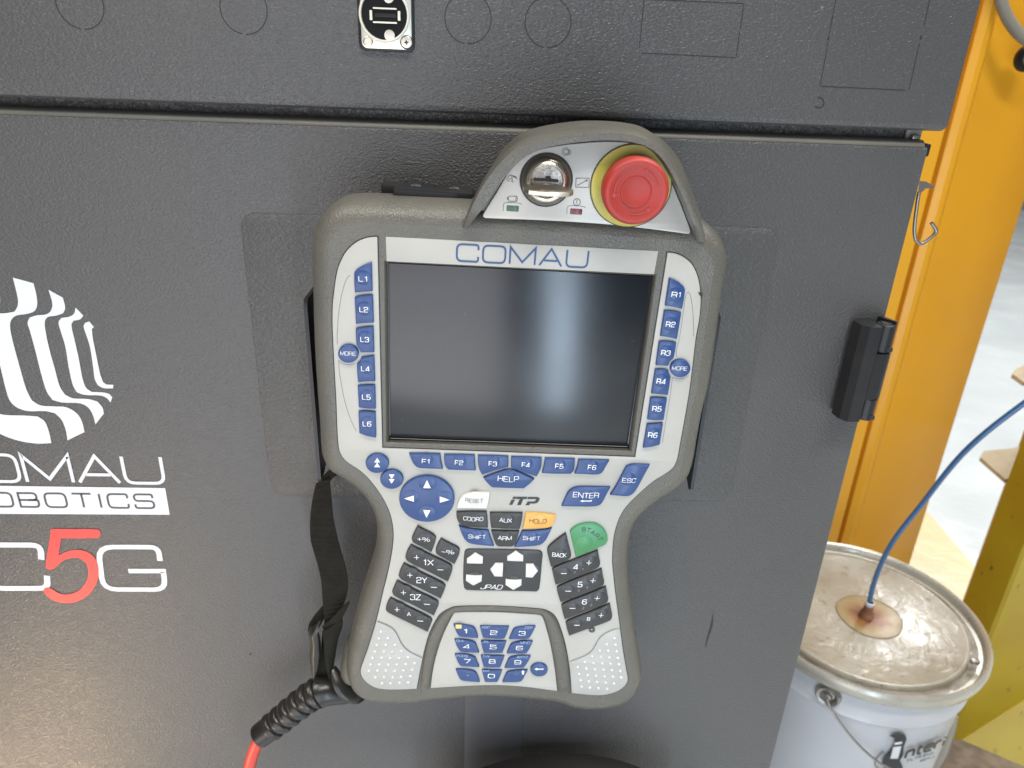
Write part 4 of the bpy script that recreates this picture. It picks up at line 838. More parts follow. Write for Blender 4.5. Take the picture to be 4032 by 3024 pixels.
# ---- printing on the door
def dflat(name, ref, pts, m, y=-.00025, par=door, sm=4, corner=42):
    p = ccw(smooth(trc(ref, pts, 0), sm, corner=corner)); v, f = fill([p])
    return obj(name, ([(a.x, y, a.y) for a in v], f), m, par)
bands = [
 [(57, 102), (147, 127), (160, 180), (163, 220), (152, 247), (120, 260), (75, 267), (55, 280), (45, 305), (50, 350), (70, 430), (95, 520), (118, 595), (140, 637), (175, 658), (230, 663), (290, 667), (335, 693), (358, 730), (369, 775), (295, 811), (287, 765), (268, 720), (240, 693), (200, 684), (120, 683), (75, 668), (45, 640), (27, 590), (0, 480), (-40, 330), (-45, 290), (-20, 262), (30, 257), (65, 250), (78, 225), (78, 190)],
 [(212, 155), (275, 190), (285, 235), (275, 258), (245, 268), (212, 273), (198, 288), (197, 320), (215, 410), (240, 500), (262, 578), (285, 613), (320, 628), (385, 631), (425, 642), (447, 668), (453, 695), (417, 741), (405, 700), (385, 668), (350, 650), (270, 646), (230, 635), (205, 600), (180, 520), (155, 420), (130, 330), (121, 300), (130, 277), (160, 267), (200, 263), (222, 248), (229, 215)],
 [(330, 233), (364, 268), (350, 284), (322, 290), (312, 308), (325, 370), (345, 460), (360, 540), (376, 582), (400, 600), (455, 603), (478, 610), (490, 624), (482, 646), (466, 627), (440, 616), (370, 613), (336, 602), (318, 570), (300, 490), (285, 400), (262, 325), (256, 297), (268, 278), (305, 272), (324, 258)],
 [(390, 293), (410, 318), (401, 325), (404, 360), (420, 440), (438, 525), (450, 558), (465, 568), (495, 569), (493, 585), (450, 583), (427, 571), (414, 545), (405, 480), (392, 400), (374, 345), (365, 315), (372, 299)],
 [(-60, 670), (-20, 690), (20, 700), (110, 703), (165, 707), (195, 728), (213, 770), (225, 823), (160, 825), (80, 812), (10, 787), (-60, 745)],
 [(-80, 110), (-20, 120), (0, 185), (0, 215), (-15, 240), (-60, 250)]]
for b in bands: dflat('emblem_band', 'L', b, 'decal_white', corner=38)
def door_text(txt, ref, cx, cy, wpx, hpx, m, y=-.0003, par=door, **k):
    u, v = px(ref, cx, cy); s = REF[ref][2]; c = CL(u, v)
    wv = abs(CL(u + wpx / s, v).x - c.x); hv_ = abs(CL(u, v + hpx / s).z - c.z)
    return obj('lettering', text_vf(txt, wv, hv_, lambda a: (c.x + a.x, y, c.z + a.y), **k), m, par)
door_text('COMAU', 'L', 207, 935, 1010, 128, 'decal_white', sw=.115, gap=.22, wide=1.22)
bn = dflat('name_strip', 'L', [(-220, 1006), (720, 1019), (740, 1135), (-200, 1130)], 'decal_white', corner=20, sm=1)
door_text('ROBOTICS', 'L', 262, 1072, 820, 68, 'decal_dark', y=-.0004, par=bn, sw=.13, gap=.42, wide=1.1)
def dstroke(name, ref, pts, wpx, m, y=-.0003, rnd=0.0):
    q = fillet([(Vector((CL(*px(ref, p[0], p[1])).x, CL(*px(ref, p[0], p[1])).z)), len(p) > 2) for p in pts], rnd)
    v, f = stroke(q, wpx / REF[ref][2] * .000152)
    return obj(name, ([(a.x, y, a.y) for a in v], f), m, door)
dstroke('lettering', 'L', [(181, 1330), (178, 1267, 1), (-80, 1266, 1), (-60, 1456, 1), (210, 1455, 1), (205, 1400)], 30, 'decal_white', rnd=.012)
dstroke('lettering', 'L', [(698, 1336), (690, 1276, 1), (428, 1275, 1), (450, 1460, 1), (722, 1461, 1), (712, 1380), (560, 1380)], 27, 'decal_white', rnd=.010)
dflat('lettering', 'L', [(222, 1215), (222, 1200), (235, 1196), (330, 1197), (425, 1198), (438, 1205), (439, 1220), (430, 1236), (345, 1237), (268, 1236), (256, 1312), (300, 1292), (350, 1288), (395, 1303), (424, 1340), (431, 1390), (418, 1440), (385, 1485), (335, 1513), (280, 1519), (225, 1503), (192, 1470), (195, 1455), (210, 1450), (228, 1458), (262, 1478), (305, 1480), (348, 1462), (378, 1425), (386, 1380), (372, 1340), (338, 1322), (295, 1327), (262, 1345), (238, 1368), (215, 1374), (200, 1362), (207, 1310), (215, 1260)], 'decal_red', y=-.0005, corner=50)
# dirt marks
dflat('scuff_mark', 'R', ell(117, 1050, 7, 6, 10), 'seam', y=-.0002, sm=1)
dflat('scuff_mark', 'S', [(2805, 2430), (2809, 2400), (2806, 2460), (2790, 2510), (2777, 2555), (2779, 2530), (2793, 2480)], 'seam', y=-.0002)
# =================================================================== USB socket
ub = CL(1518, 195, -.003)
USB = thing('usb_socket', 'nickel square USB panel socket with black round insert on the upper cabinet panel', 'socket', (ub.x, -.003, ub.z))
uc = CL(1515.8, 60, -.003)
def ul(prof, c=None, n=48):
    c = c or uc
    v, f = lathe((0, 0), prof, n); return [(c.x + a[0], -.003 - a[2], c.z + a[1]) for a in v], f
def usbx(x): return CL(*px('U', x, 400), -.0055).x
ux0, ux1 = usbx(432), usbx(1712); uz0 = CL(*px('U', 1000, 1218), -.0055).z
v, f = xz_slab(rect(ux0 - .0015, ux1 + .0012, uz0 - .0012, uz0 + .036, .0036), -.002, -.0042, .0006)
obj('gasket', (v, f), 'plastic_black', USB)
v, f = xz_slab(rect(ux0, ux1, uz0, uz0 + .034, .0032), -.003, -.0056, .0004)
obj('flange', (v, f), 'nickel', USB)
ps = .000130
obj('ring', ul([(.0127, .0024), (.0126, .0037), (.0122, .0040), (.0116, .0040), (.0113, .0030)]), 'shell_tin', USB)
ins = obj('insert', ul([(.0114, .0030), (0, .0031)]), 'bead', USB)
def urect(x0, x1, y0, y1, ya, yb, m, name, par=USB, b=.0002):
    a = CL(*px('U', x0, y0), yb); c = CL(*px('U', x1, y1), yb)
    obj(name, xz_slab(rect(min(a.x, c.x), max(a.x, c.x), min(a.z, c.z), max(a.z, c.z), .0003), ya, yb, b), m, par)
for r in ((745, 1335, 176, 240), (745, 1346, 526, 592), (660, 732, 250, 500), (1362, 1432, 272, 515)): urect(*r, -.006, -.0072, 'shell_tin', 'shell', b=.00005)
urect(790, 1335, 320, 440, -.006, -.0066, 'plastic_black', 'tongue')
for x_, y_, r_ in ((1160, 880, 128), (1135, -70, 128)):
    c = CL(*px('U', x_, y_), -.0066)
    obj('contact_pad', ul([(r_ / 6.32 * .000130, .0030), (r_ / 6.32 * .000128, .0034), (0, .0035)], c), 'nickel', USB)
c = CL(*px('U', 1583, 1055), -.0062)
scw = obj('screw', ul([(.0029, .0024), (.0029, .0031), (.0026, .0035), (0, .0036)], c), 'nickel', USB)
obj('seam', ul([(.0033, .0025), (.0033, .0027), (.0028, .0027)], c), 'seam', scw)
v, f = [], []
for a in range(4):
    t = math.radians(45 + 8 + 90 * a)
for (dx, dz) in ((1, 1),):
    cross = []
    for k in range(8):
        t = math.radians(k * 45 + 8); r = .0014 if k % 2 == 0 else .00055
        cross.append(Vector((c.x + r * math.cos(t), c.z + r * math.sin(t))))
    vv_, ff_ = fill([ccw(cross)])
    obj('recess', ([(a.x, -.003 - .00372, a.y) for a in vv_], ff_), 'seam', scw)
c = CL(*px('U', 622, 1040), -.0062)
obj('rivet', ul([(.0025, .0024), (.0025, .0028), (.0021, .0030), (.0019, .0027), (0, .0027)], c), 'nickel', USB)

# =================================================================== pendant holder on the door
hb = CL(2016, 1900, 0)
HOLD = thing('pendant_holder', 'black bent steel wall bracket carrying the pendant on the cabinet door', 'bracket', (hb.x, 0, hb.z - .02))
HY = -.040
xl = (CL(1196, 1190, HY).x + CL(1250, 1900, HY).x) / 2
xr = (CL(2834, 1260, HY).x + CL(2739, 1900, HY).x) / 2
def flange(x0, x1, ztop, zbot, zback):
    pr = [(0, ztop), (HY + .004, ztop), (HY + .001, ztop - .0012), (HY, ztop - .004), (HY, zbot + .003), (HY + .0015, zbot + .0005), (HY + .004, zbot), (HY + .007, zbot + .002), (0, zback)]
    return rings([[(x, y, z) for y, z in pr] for x in (x0, x1)], cap0=True, cap1=True)
zt_l = CL(1196, 1180, HY).z; zb_l = CL(1262, 1905, HY).z
zt_r = CL(2836, 1238, HY).z; zb_r = CL(2716, 1937, HY).z
obj('side_flange', flange(xl, xl + .002, zt_l, zb_l, zb_l + .012), 'black_metal', HOLD, angle=25)
obj('side_flange', flange(xr - .002, xr, zt_r, zb_r, zb_r + .022), 'black_metal', HOLD, angle=25)
obj('back_plate', box(xl + .001, xr - .001, -.0035, -.0012, zb_l + .03, zt_l - .01), 'black_metal', HOLD)
# catch seen above the pendant's top edge
def pw(u, v, z): return PM @ Vector((*PL(u, v, z), z))
catch = []
for (u0, u1, v0, v1, z0, z1) in ((1548, 1862, 764, 800, -.030, -.018), (1500, 1850, 752, 780, -.040, -.031)):
    q = [(1, 1)]
    a = PL(u0, v1, z1); b = PL(u1, v0, z1)
    vs, fs = box(a.x, b.x, a.y - .002, b.y + .0008, z0, z1, .0008)
    # follow the slope of the pendant's top edge
    catch.append(([PM @ Vector((x, y - (x - a.x) * .010, z)) for x, y, z in vs], fs))
obj('catch', merge(*catch), 'plastic_black', HOLD)
for u, v, r_ in ((1580, 764, .0040), (1640, 759, .0052), (1790, 766, .0048), (1840, 770, .0040)):
    p_ = pw(u, v, -.030)
    obj('catch_lug', sweep([p_ - PN * .006, p_ - PN * .004, p_ + PN * .004, p_ + PN * .006], circ(r_, 14), rad=lambda i, t: (.6, 1, 1, .6)[i]), 'plastic_black', HOLD)
lv = [pw(u, v, -.028) for u, v in ((1722, 770), (1712, 757), (1706, 742), (1704, 733))]
obj('lever', sweep(spline3(lv, 4), circ(.0022, 10)), 'plastic_black', HOLD)
obj('spring_wire', sweep(spline3([pw(u, v, -.036) for u, v in ((1480, 778), (1510, 765), (1560, 752), (1640, 748), (1720, 752), (1790, 757), (1850, 765))], 4), circ(.0007, 8)), 'black_metal', HOLD)

# =================================================================== strap
sb = pw(*px('R', 515, 1100), -.02)
STRAP = thing('strap', 'black woven hook-and-loop strap hanging beside the pendant, tied round its cable', 'strap', tuple(sb))
def rp(x, y, z): return pw(*px('R', x, y), z)
edL = [(466, 142, -.046), (447, 230, -.044), (436, 330, -.040), (438, 430, -.036), (455, 500, -.033), (478, 580, -.030), (495, 660, -.028), (502, 750, -.026), (508, 830, -.025), (512, 900, -.024)]
edR = [(538, 112, -.042), (550, 230, -.039), (560, 330, -.036), (580, 430, -.033), (602, 510, -.029), (625, 590, -.026), (636, 660, -.024), (630, 740, -.024), (600, 810, -.024), (555, 880, -.024)]
def ribbon(eL, eR, th=.0012, n=8, bulge=0.0, ribs=0):
    a = spline3([rp(*p) for p in eL], n); b = spline3([rp(*p) for p in eR], n); R = []
    for i, (p, q) in enumerate(zip(a, b)):
        nrm = PN
        row = []
        K = 6
        rb = .0007 * (1 if (ribs and i % 4 < 2) else 0)
        for k in range(K + 1):
            t = k / K; m_ = p.lerp(q, t) + nrm * (bulge * math.sin(math.pi * t) + rb * (0 < k < K))
            row.append(tuple(m_ + nrm * th / 2))
        for k in range(K, -1, -1):
            t = k / K; m_ = p.lerp(q, t) + nrm * bulge * math.sin(math.pi * t)
            row.append(tuple(m_ - nrm * th / 2))
        R.append(row)
    return rings(R, cap0=True, cap1=True)
obj('webbing', ribbon(edL, edR, n=12, ribs=1), 'webbing', STRAP, angle=60)
obj('top_loop', ribbon([(480, 128, -.050), (530, 75, -.046), (585, 40, -.042)], [(520, 145, -.046), (560, 108, -.042), (612, 70, -.040)], n=4), 'webbing', STRAP)
obj('fold', ribbon([(500, 905, -.020), (560, 850, -.018), (605, 800, -.017), (645, 768, -.016)], [(520, 935, -.020), (575, 890, -.018), (610, 850, -.017), (645, 783, -.016)], n=4), 'webbing', STRAP)
obj('fold', ribbon([(500, 930, -.018), (508, 980, -.016), (512, 1050, -.015), (520, 1110, -.015), (535, 1180, -.016)], [(606, 855, -.019), (608, 900, -.018), (585, 970, -.018), (570, 1060, -.019), (552, 1175, -.020)], n=5, bulge=.0015), 'webbing', STRAP, angle=60)
obj('fold', ribbon([(505, 790, -.030), (455, 850, -.028), (425, 905, -.026), (432, 950, -.024)], [(512, 850, -.030), (500, 880, -.028), (470, 930, -.024), (448, 975, -.022)], n=5), 'webbing', STRAP)
obj('fold', ribbon([(432, 905, -.024), (428, 950, -.022), (438, 1000, -.021), (433, 1060, -.021), (440, 1130, -.021), (450, 1180, -.020)], [(492, 868, -.023), (478, 920, -.020), (490, 980, -.020), (492, 1060, -.020), (480, 1130, -.020), (462, 1180, -.020)], n=5, bulge=.002), 'leather', STRAP, angle=60)
obj('fold', ribbon([(500, 940, -.027), (495, 1010, -.027), (490, 1080, -.027), (462, 1180, -.026)], [(520, 960, -.027), (525, 1050, -.027), (530, 1120, -.027), (545, 1190, -.026)], n=4), 'webbing', STRAP)
# =================================================================== cable with its boot
cb = rp(640, 1270, -.02)
CAB2 = thing('pendant_cable', 'red pendant cable in a ribbed black rubber boot at the lower left of the pendant', 'cable', tuple(cb))
bpth = [rp(x, y, z) for x, y, z in ((690, 1200, -.034), (630, 1225, -.029), (570, 1235, -.024), (500, 1246, -.021), (430, 1282, -.020), (340, 1350, -.019), (255, 1420, -.018), (166, 1486, -.016))]
bs = spline3(bpth, 22)
LB = len(bs)
def brad(i, t):
    k = .0106
    if t < .12: k = .0106 + .0010 * (1 - t / .12)
    if t > .46:
        s = (t - .46) / .44; k = .0098 - .0010 * s
        if t < .90:
            ph = (s * 5.6) % 1; k += .0012 * (max(0, 1 - abs(ph - .5) * 2.4)) - (.0010 if ph < .12 or ph > .88 else 0)
    else: k += .0012 * math.sin(t * 9) ** 2 * .4
    return k
obj('boot', sweep(bs, circ(1, 22), rad=brad), 'leather', CAB2, angle=50)
cpth = [rp(x, y, z) for x, y, z in ((175, 1485, -.0165), (150, 1530, -.016), (128, 1590, -.016), (110, 1659, -.016), (100, 1730, -.017))]
obj('cable_jacket', sweep(spline3(cpth, 6), circ(.0044, 18)), 'cable_red', CAB2, angle=60)
rpth = [rp(x, y, z) for x, y, z in ((556, 1120, -.020), (575, 1170, -.016), (600, 1215, -.013), (635, 1255, -.012), (680, 1278, -.013), (715, 1275, -.016), (735, 1258, -.020))]
obj('clamp_ring', sweep(spline3(rpth, 6), [(a * .55, b * 1.5) for a, b in circ(.0030, 12)], rad=lambda i, t: .35 + .9 * math.sin(math.pi * min(max(t * .95 + .04, 0), 1))), 'leather', CAB2, angle=60)

# =================================================================== hook on the door's rear edge
hp_ = CL(*px('K', 300, 780), .028)
HK = thing('wire_hook', 'small steel hook hanging behind the right edge of the cabinet door', 'hook', tuple(hp_))
def kp_(x, y, yy=.028): return CL(*px('K', x, y), yy)
obj('wire', sweep(spline3([kp_(a, b) for a, b in ((285, 840), (272, 900), (258, 1000), (245, 1100), (238, 1200), (245, 1270), (262, 1305), (300, 1328), (340, 1308), (385, 1275), (425, 1240), (441, 1210), (428, 1175), (397, 1130))], 5), circ(.0011, 10)), 'wire', HK, angle=60)
obj('tab', rings([[tuple(kp_(a, b, y)) for a, b in ((285, 740), (345, 745), (425, 788), (428, 808), (345, 812), (300, 850), (270, 860))] for y in (.024, .030)], cap0=True, cap1=True), 'wire', HK, angle=20)

# =================================================================== floor
o = obj('floor', ([(-4, -4, 0), (6, -4, 0), (6, 6, 0), (-4, 6, 0)], [(0, 1, 2, 3)]), 'floor', kind='structure')
def zpoly(name, ref, pts, m, z, kind='structure', n=1):
    q = [ZL(*px(ref, *p), z) for p in pts]
    p2 = ccw(smooth([Vector((a.x, a.y)) for a in q], n)); v, f = fill([p2])
    o = obj(name, ([(a.x, a.y, z) for a in v], f), m); o['kind'] = kind; return o
a_ = ZL(*px('B', 1052, 30), 0); b_ = ZL(*px('B', 1340, 365), 0); d_ = (a_ - b_).normalized()
nrm_ = Vector((-d_.y, d_.x, 0)); nrm_ = nrm_ if nrm_.x < 0 else -nrm_
P0 = b_ - d_ * 1.2; P1 = a_ + d_ * 2.0
v = [P0, P1, P1 + nrm_ * .22, P0 + nrm_ * .22]
o = obj('floor_marking', ([(a.x, a.y, .004) for a in v], [(0, 1, 2, 3)]), 'floor_line'); o['kind'] = 'structure'
zpoly('floor_grime', 'B', [(1150, 1300), (1270, 1260), (1400, 1330), (1560, 1480), (1750, 1600), (1760, 1850), (1100, 1850), (1050, 1550)], 'grime', .0045, n=3)

# =================================================================== orange post
py = .60
def px_line(pts, y): return sum(CL(u, v, y).x for u, v in pts) / len(pts)
e_r = px_line([(4032, 805), (3936, 1100), (3642, 2010)], py + .05)                        # right edge of the wide face
e_m = px_line([(3800, 600), (3642, 1100), (3368, 2000)], py)                        # corner between narrow and wide face
e_g = px_line([(3707, 531), (3578, 1100), (3405 - 50, 1900)], py - .02)             # groove
POST = thing('orange_post', 'tall orange enamelled steel post rising behind the right edge of the cabinet', 'post', ((e_r + e_m) / 2, py + .03, 0))
gx = px_line([(3707, 531), (3600, 1000)], py - .01)
prof = [(gx - .20, py - .016), (gx - .004, py - .016), (gx - .001, py + .004), (gx + .003, py + .004), (gx + .006, py - .012), (e_m - .018, py - .016), (e_m - .010, py - .014), (e_m - .004, py - .008), (e_m + .002, py + .002), (e_m + .006, py + .006), (e_r - .002, py + .048), (e_r, py + .052), (e_r, py + .12), (gx - .20, py + .12)]
obj('column', rings([[(x, y, z) for x, y in prof] for z in (-.02, 2.6)], cap0=True, cap1=True), 'orange', POST, angle=28)
# =================================================================== right-hand yellow post
qy = .43
xf = (CL(*px('B', 1590, 500), qy).x + CL(*px('B', 1470, 760), qy).x) / 2
qd = .02
while qd < .5 and px_line([(3920, 2000), (3861, 2170), (3802, 2346)], qy + qd) < xf: qd += .002
q_l = xf; qc = xf
P2 = thing('yellow_post', 'scuffed yellow steel channel post at the right edge behind the pail', 'post', (q_l + .06, qy + .03, 0))
prof = [(xf, qy + .004), (xf + .004, qy), (xf + .22, qy + .003), (xf + .22, qy + qd), (xf + .003, qy + qd), (xf, qy + qd - .003)]
obj('column', rings([[(x, y, z) for x, y in prof] for z in (-.02, 2.0)], cap0=True, cap1=True), 'olive', P2, angle=25)
# sloping foot gusset, brighter because it faces up
g = [(q_l + .004, qy - .001, CL(*px('B', 1420, 1659), qy).z + .05), (qc + .14, qy - .001, CL(*px('B', 1672, 1080), qy).z), (qc + .14, qy - .10, -.02), (q_l + .004, qy - .08, -.02)]
obj('gusset', ([*g, *[(a[0], qy + .012, a[2]) for a in g[:2]], (qc + .14, qy + .01, -.02), (q_l + .004, qy + .01, -.02)], [(0, 1, 2, 3), (0, 4, 5, 1), (0, 3, 7, 4), (1, 5, 6, 2), (4, 7, 6, 5), (3, 2, 6, 7)]), 'olive', P2, angle=20)
# rear orange post with two dusty shelf plates
ry = .62
rx = CL(*px('H', 1645, 1230), ry + .06).x
P3 = thing('rack_upright', 'orange rack upright with dusty flat plates at the far right edge', 'rack upright', (rx + .05, ry + .03, 0))
obj('upright', box(rx + .004, rx + .12, ry, ry + .06, -.02, 1.9, .003), 'orange', P3)
for pts, yy in (([(1400, 1290), (1425, 1245), (1640, 1225), (1760, 1180), (1760, 1400), (1583, 1450)], ry), ([(1632, 685), (1655, 650), (1760, 605), (1800, 700), (1718, 745)], ry)):
    z = CL(*px('H', *pts[2]), yy).z
    q = [ZL(*px('H', *p), z) for p in pts]
    R = [[(a.x, a.y, z - .006) for a in q], [(a.x, a.y, z) for a in q]]
    o = obj('shelf_plate', rings(R, cap0=True, cap1=True), 'dusty', P3, angle=20)
    obj('edge_trim', rings([[(a.x, a.y - .0006, z - .0065) for a in q], [(a.x, a.y - .0006, z - .003) for a in q]], cap0=True), 'olive', o, angle=20)
# grey cable and ring at the top right
gc = obj('grey_cable', sweep(spline3([CL(*px('T', x, y), .575) for x, y in ((1380, -300), (1400, -120), (1428, 40), (1480, 200), (1570, 370), (1690, 530), (1830, 650), (2000, 740))], 6), circ(.0070, 16)), 'conduit', angle=60)
tag(gc, 'thick grey cable looping down in front of the orange post, top right', 'cable')
c = CL(*px('T', 1822, 955), .596)
rg = thing('cable_gland', 'small black ringed cable gland on the orange post at the right edge', 'cable gland', tuple(c))
v, f = lathe((0, 0), [(.0085, 0), (.0165, 0), (.0165, .006), (.0150, .008), (.0095, .008), (.0085, 0)], 24)
obj('nut', ([(c.x + a[0], c.y - a[2], c.z + a[1]) for a in v], f), 'plastic_black', rg)
v, f = lathe((0, 0), [(.0085, .002), (.0085, .010), (0, .011)], 20)
obj('plug', ([(c.x + a[0], c.y - a[2], c.z + a[1]) for a in v], f), 'grip', rg)

# =================================================================== pail
BX, BY, BZ, BR = 0.5095, 0.3192, CAMH - 0.6332, 0.150
PAIL = thing('metal_pail', 'white metal pail with stained lid and black printed bird logo, on the floor', 'pail', (BX, BY, 0))
def bl(prof, n=72): return lathe((BX, BY), prof, n)
def on_body(x, y, r=.1375):
    """point of the pail's side seen at this spot"""
    d = ray(*px('B', x, y)); ox, oy = CAMP.x - BX, CAMP.y - BY
    a = d.x ** 2 + d.y ** 2; b = 2 * (ox * d.x + oy * d.y); c = ox * ox + oy * oy - r * r
    D = b * b - 4 * a * c
    t = (-b - math.sqrt(max(D, 0))) / (2 * a); return CAMP + d * t
ZB = on_body(900, 1405, .1385).z
obj('body', bl([(0, .002), (.120, .002), (.124, .006), (.1345, ZB - .006), (.1355, ZB - .004), (.1375, ZB - .002), (.1385, ZB), (.1375, ZB + .002), (.1360, ZB + .005), (.1375, BZ - .02), (.138, BZ - .012)]), 'pail', PAIL, angle=40)
obj('rim', bl([(.134, BZ - .020), (.144, BZ - .020), (.1485, BZ - .016), (.1500, BZ - .009), (.1495, BZ - .003), (.1470, BZ), (.1440, BZ - .001), (.1420, BZ - .006), (.1405, BZ - .011), (.136, BZ - .012)]), 'pail_rim', PAIL, angle=60)
obj('groove', bl([(.1405, BZ - .0125), (.126, BZ - .0128), (.124, BZ - .0125)]), mat('lid_groove', (.26, .235, .20), .4, .2, var=(40, .9, (.12, .095, .07)), spots=[(60, .62, (.5, .48, .44), .05)]), PAIL)
lid = obj('lid', bl([(.1262, BZ - .0126), (.1257, BZ - .0070), (.1245, BZ - .0056), (.1225, BZ - .0056), (.120, BZ - .0072), (.06, BZ - .0072), (0, BZ - .0070)]), 'lid', PAIL, angle=60)
sc_ = ZL(*px('B', 665, 690), BZ - .0065)
st_o = obj('oil_stain', ([(sc_.x + .004 + (.0400 + .0012 * math.sin(3 * t + 1) + .0006 * math.sin(7 * t)) * math.cos(t), sc_.y + (.0400 + .0010 * math.sin(2 * t)) * math.sin(t), BZ - .0064) for t in [2 * math.pi * k / 40 for k in range(40)]], [tuple(range(40))]), 'stain', lid)
obj('oil_edge', sweep([Vector((sc_.x + .004 + (.0400 + .0012 * math.sin(3 * t + 1)) * math.cos(t), sc_.y + (.0400 + .0010 * math.sin(2 * t)) * math.sin(t), BZ - .0064)) for t in [2 * math.pi * k / 60 for k in range(60)]], circ(.0007, 6)), mat('oil_rim', (.27, .20, .10), .3), lid, angle=80)
sm_ = M['stain'].node_tree; sb_ = sm_.nodes['Principled BSDF']
tc_ = sm_.nodes.new('ShaderNodeTexCoord')
nz = sm_.nodes.new('ShaderNodeTexNoise'); nz.inputs['Scale'].default_value = 55; nz.inputs['Detail'].default_value = 4
vd = sm_.nodes.new('ShaderNodeVectorMath'); vd.operation = 'DISTANCE'
vd.inputs[1].default_value = (sc_.x - BX + .002, sc_.y - BY, BZ - .0064)
ma = sm_.nodes.new('ShaderNodeMath'); ma.operation = 'MULTIPLY_ADD'; ma.inputs[1].default_value = .022
mb = sm_.nodes.new('ShaderNodeMath'); mb.operation = 'MULTIPLY'; mb.inputs[1].default_value = 18
sm_.links.new(tc_.outputs['Object'], vd.inputs[0]); sm_.links.new(tc_.outputs['Object'], nz.inputs['Vector'])
sm_.links.new(nz.outputs['Fac'], ma.inputs[0]); sm_.links.new(vd.outputs['Value'], ma.inputs[2])
sm_.links.new(ma.outputs[0], mb.inputs[0])
rmp = sm_.nodes.new('ShaderNodeValToRGB'); cr = rmp.color_ramp
cr.elements[0].position = .30; cr.elements[0].color = (.07, .022, .012, 1)
cr.elements[1].position = 1.0; cr.elements[1].color = (.20, .155, .085, 1)
for p_, c_ in ((.40, (.14, .045, .018, 1)), (.52, (.23, .10, .035, 1)), (.66, (.27, .17, .07, 1)), (.80, (.30, .22, .11, 1))):
    e_ = cr.elements.new(p_); e_.color = c_
sm_.links.new(mb.outputs[0], rmp.inputs[0]); sm_.links.new(rmp.outputs[0], sb_.inputs['Base Color'])
v, f = lathe((sc_.x, sc_.y), [(.0092, BZ - .0060), (.0085, BZ - .001), (.0060, BZ + .004), (.0056, BZ + .012), (.0046, BZ + .0125)], 12)
obj('fitting', (v, f), 'rust', lid)
# ear, wire handle, lid clips
def on_body(x, y, r=.1375):
    """point of the pail's side seen at this spot"""
    d = ray(*px('B', x, y)); ox, oy = CAMP.x - BX, CAMP.y - BY
    a = d.x ** 2 + d.y ** 2; b = 2 * (ox * d.x + oy * d.y); c = ox * ox + oy * oy - r * r
    D = b * b - 4 * a * c
    t = (-b - math.sqrt(max(D, 0))) / (2 * a); return CAMP + d * t
e = on_body(425, 1190); n_ = Vector((e.x - BX, e.y - BY, 0)).normalized(); tt = Vector((-n_.y, n_.x, 0))
def out_lathe(c, n, prof, k=24):
    v, f = lathe((0, 0), prof, k); t = Vector((-n.y, n.x, 0)); return [c + t * a[0] + Vector((0, 0, a[1])) + n * a[2] for a in v], f
obj('ear', out_lathe(e, n_, [(.0150, -.003), (.0145, .003), (.012, .006), (.009, .005), (.0075, .0015), (.005, .002), (.004, .006), (0, .007)]), 'zinc', PAIL, angle=50)
hw_ = [e + n_ * .007] + [on_body(x, y, r) for x, y, r in ((440, 1280, .145), (500, 1370, .146), (570, 1460, .147), (650, 1545, .148), (740, 1620, .150), (820, 1665, .152), (960, 1740, .155), (1150, 1790, .158))]
obj('handle', sweep(spline3(hw_, 6), circ(.0016, 10)), 'zinc', PAIL, angle=60)
for x, y in ((1365, 975),):
    c = ZL(*px('B', x, y), BZ)
    obj('lid_clip', box(c.x - .006, c.x + .004, c.y - .003, c.y + .003, BZ - .004, BZ + .0015, .0008), 'zinc', PAIL)
obj('lid_lever', sweep(spline3([CL(*px('B', x, y), .36) for x, y in ((1228, 1330), (1215, 1400), (1190, 1480), (1165, 1560), (1120, 1660), (1090, 1740))], 4), circ(.0055, 12)), 'zinc', PAIL)
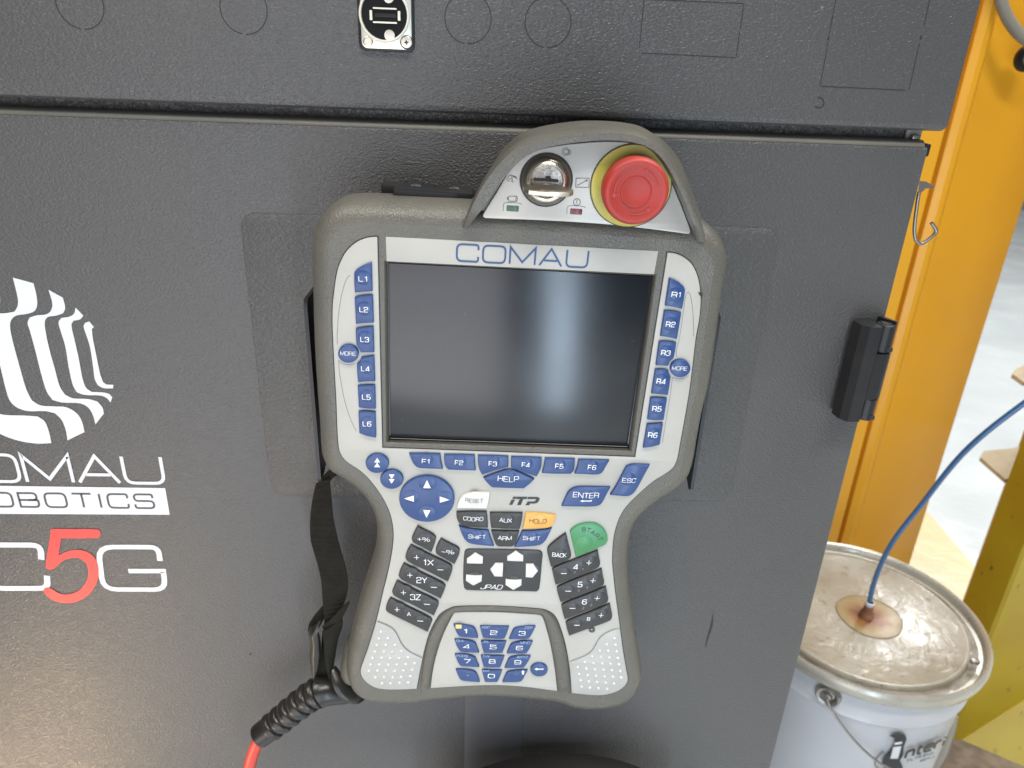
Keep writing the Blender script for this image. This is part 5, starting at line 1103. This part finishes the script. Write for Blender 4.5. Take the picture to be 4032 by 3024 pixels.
# printed logo
def bprint(name, pts, m, r=.1372, n=3, corner=42, par=PAIL):
    q = []
    pp = smooth([Vector(p) for p in pts], n, corner=corner)
    fl, ff = fill([ccw(pp)])
    # subdivide by dense outline only; the print hugs the side
    vs = [on_body(a.x, a.y, r) for a in fl]
    return obj(name, (vs, ff), m, par, angle=60)
bprint('logo', [(810, 1452), (850, 1440), (885, 1437), (915, 1450), (923, 1475), (915, 1500), (905, 1530), (900, 1580), (880, 1610), (895, 1645), (905, 1690), (860, 1720), (800, 1690), (765, 1640), (775, 1600), (808, 1565), (838, 1530), (850, 1490), (842, 1468)], 'print_black')
bprint('logo', [(848, 1497), (895, 1490), (893, 1505), (846, 1513)], 'decal_white', r=.1378)
bprint('logo', [(838, 1526), (890, 1520), (868, 1600), (818, 1600)], 'decal_white', r=.1378)
def ctext(txt, x, y, w, h, m, ital=.2, sw=.2, gap=.3, slope=0.0, r=.1374):
    vf = []
    for s in glyphs(txt, w, h, sw, gap=gap, ital=ital):
        v, f = [], []
        L2 = []
        for a, b in zip(s, s[1:]):
            for k in range(3): L2.append(a.lerp(b, k / 3))
        L2.append(s[-1])
        v, f = stroke(L2, sw * h)
        vf.append(([on_body(x + a.x, y - a.y + a.x * slope, r) for a in v], f))
    return obj('lettering', merge(*vf), m, PAIL, angle=60)
ctext('nteri', 1045, 1527, 262, 70, 'print_black', slope=-.33, sw=.25, ital=.3)
ctext('FILTRI ENO', 1010, 1588, 170, 17, 'print_black', slope=-.30, sw=.22)
ctext('SERVI', 1055, 1600, 90, 15, 'print_black', slope=-.30, sw=.22)
lp = [on_body(x, y, .1354) for x, y in ((775, 1555), (740, 1590), (722, 1630), (735, 1660), (790, 1690))]
obj('logo', sweep(spline3(lp, 5), circ(.0009, 6)), 'conduit', PAIL)
# =================================================================== blue hose
h0 = Vector((sc_.x, sc_.y, BZ + .006))
obj('collar', lathe((sc_.x, sc_.y), [(.0050, BZ + .010), (.0058, BZ + .012), (.0056, BZ + .016), (.0042, BZ + .0165)], 16), 'pail', PAIL)
hpts = [h0] + [CL(u, v, y) for u, v, y in ((3444, 2285, .315), (3508, 2145, .305), (3622, 1995, .295), (3800, 1777, .27), (4032, 1588, .25), (4250, 1450, .24))]
ho = obj('blue_hose', sweep(spline3(hpts, 8), circ(.0031, 16)), 'hose', angle=60)
tag(ho, 'thin blue hose curving up out of the stained pail lid', 'hose')
# =================================================================== added dark dome that shades the door at the bottom edge
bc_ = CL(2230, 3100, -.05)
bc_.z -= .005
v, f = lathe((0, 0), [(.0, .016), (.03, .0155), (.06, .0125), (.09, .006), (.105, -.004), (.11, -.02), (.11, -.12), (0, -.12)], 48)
of = obj('shade_dome', ([(bc_.x + a[0] * .9, bc_.y + a[1] * .44, bc_.z + a[2] - .014) for a in v], f), 'foot', angle=80)
tag(of, 'added dark dome shading the door, cut off by the bottom edge below the pendant', 'shade dome')
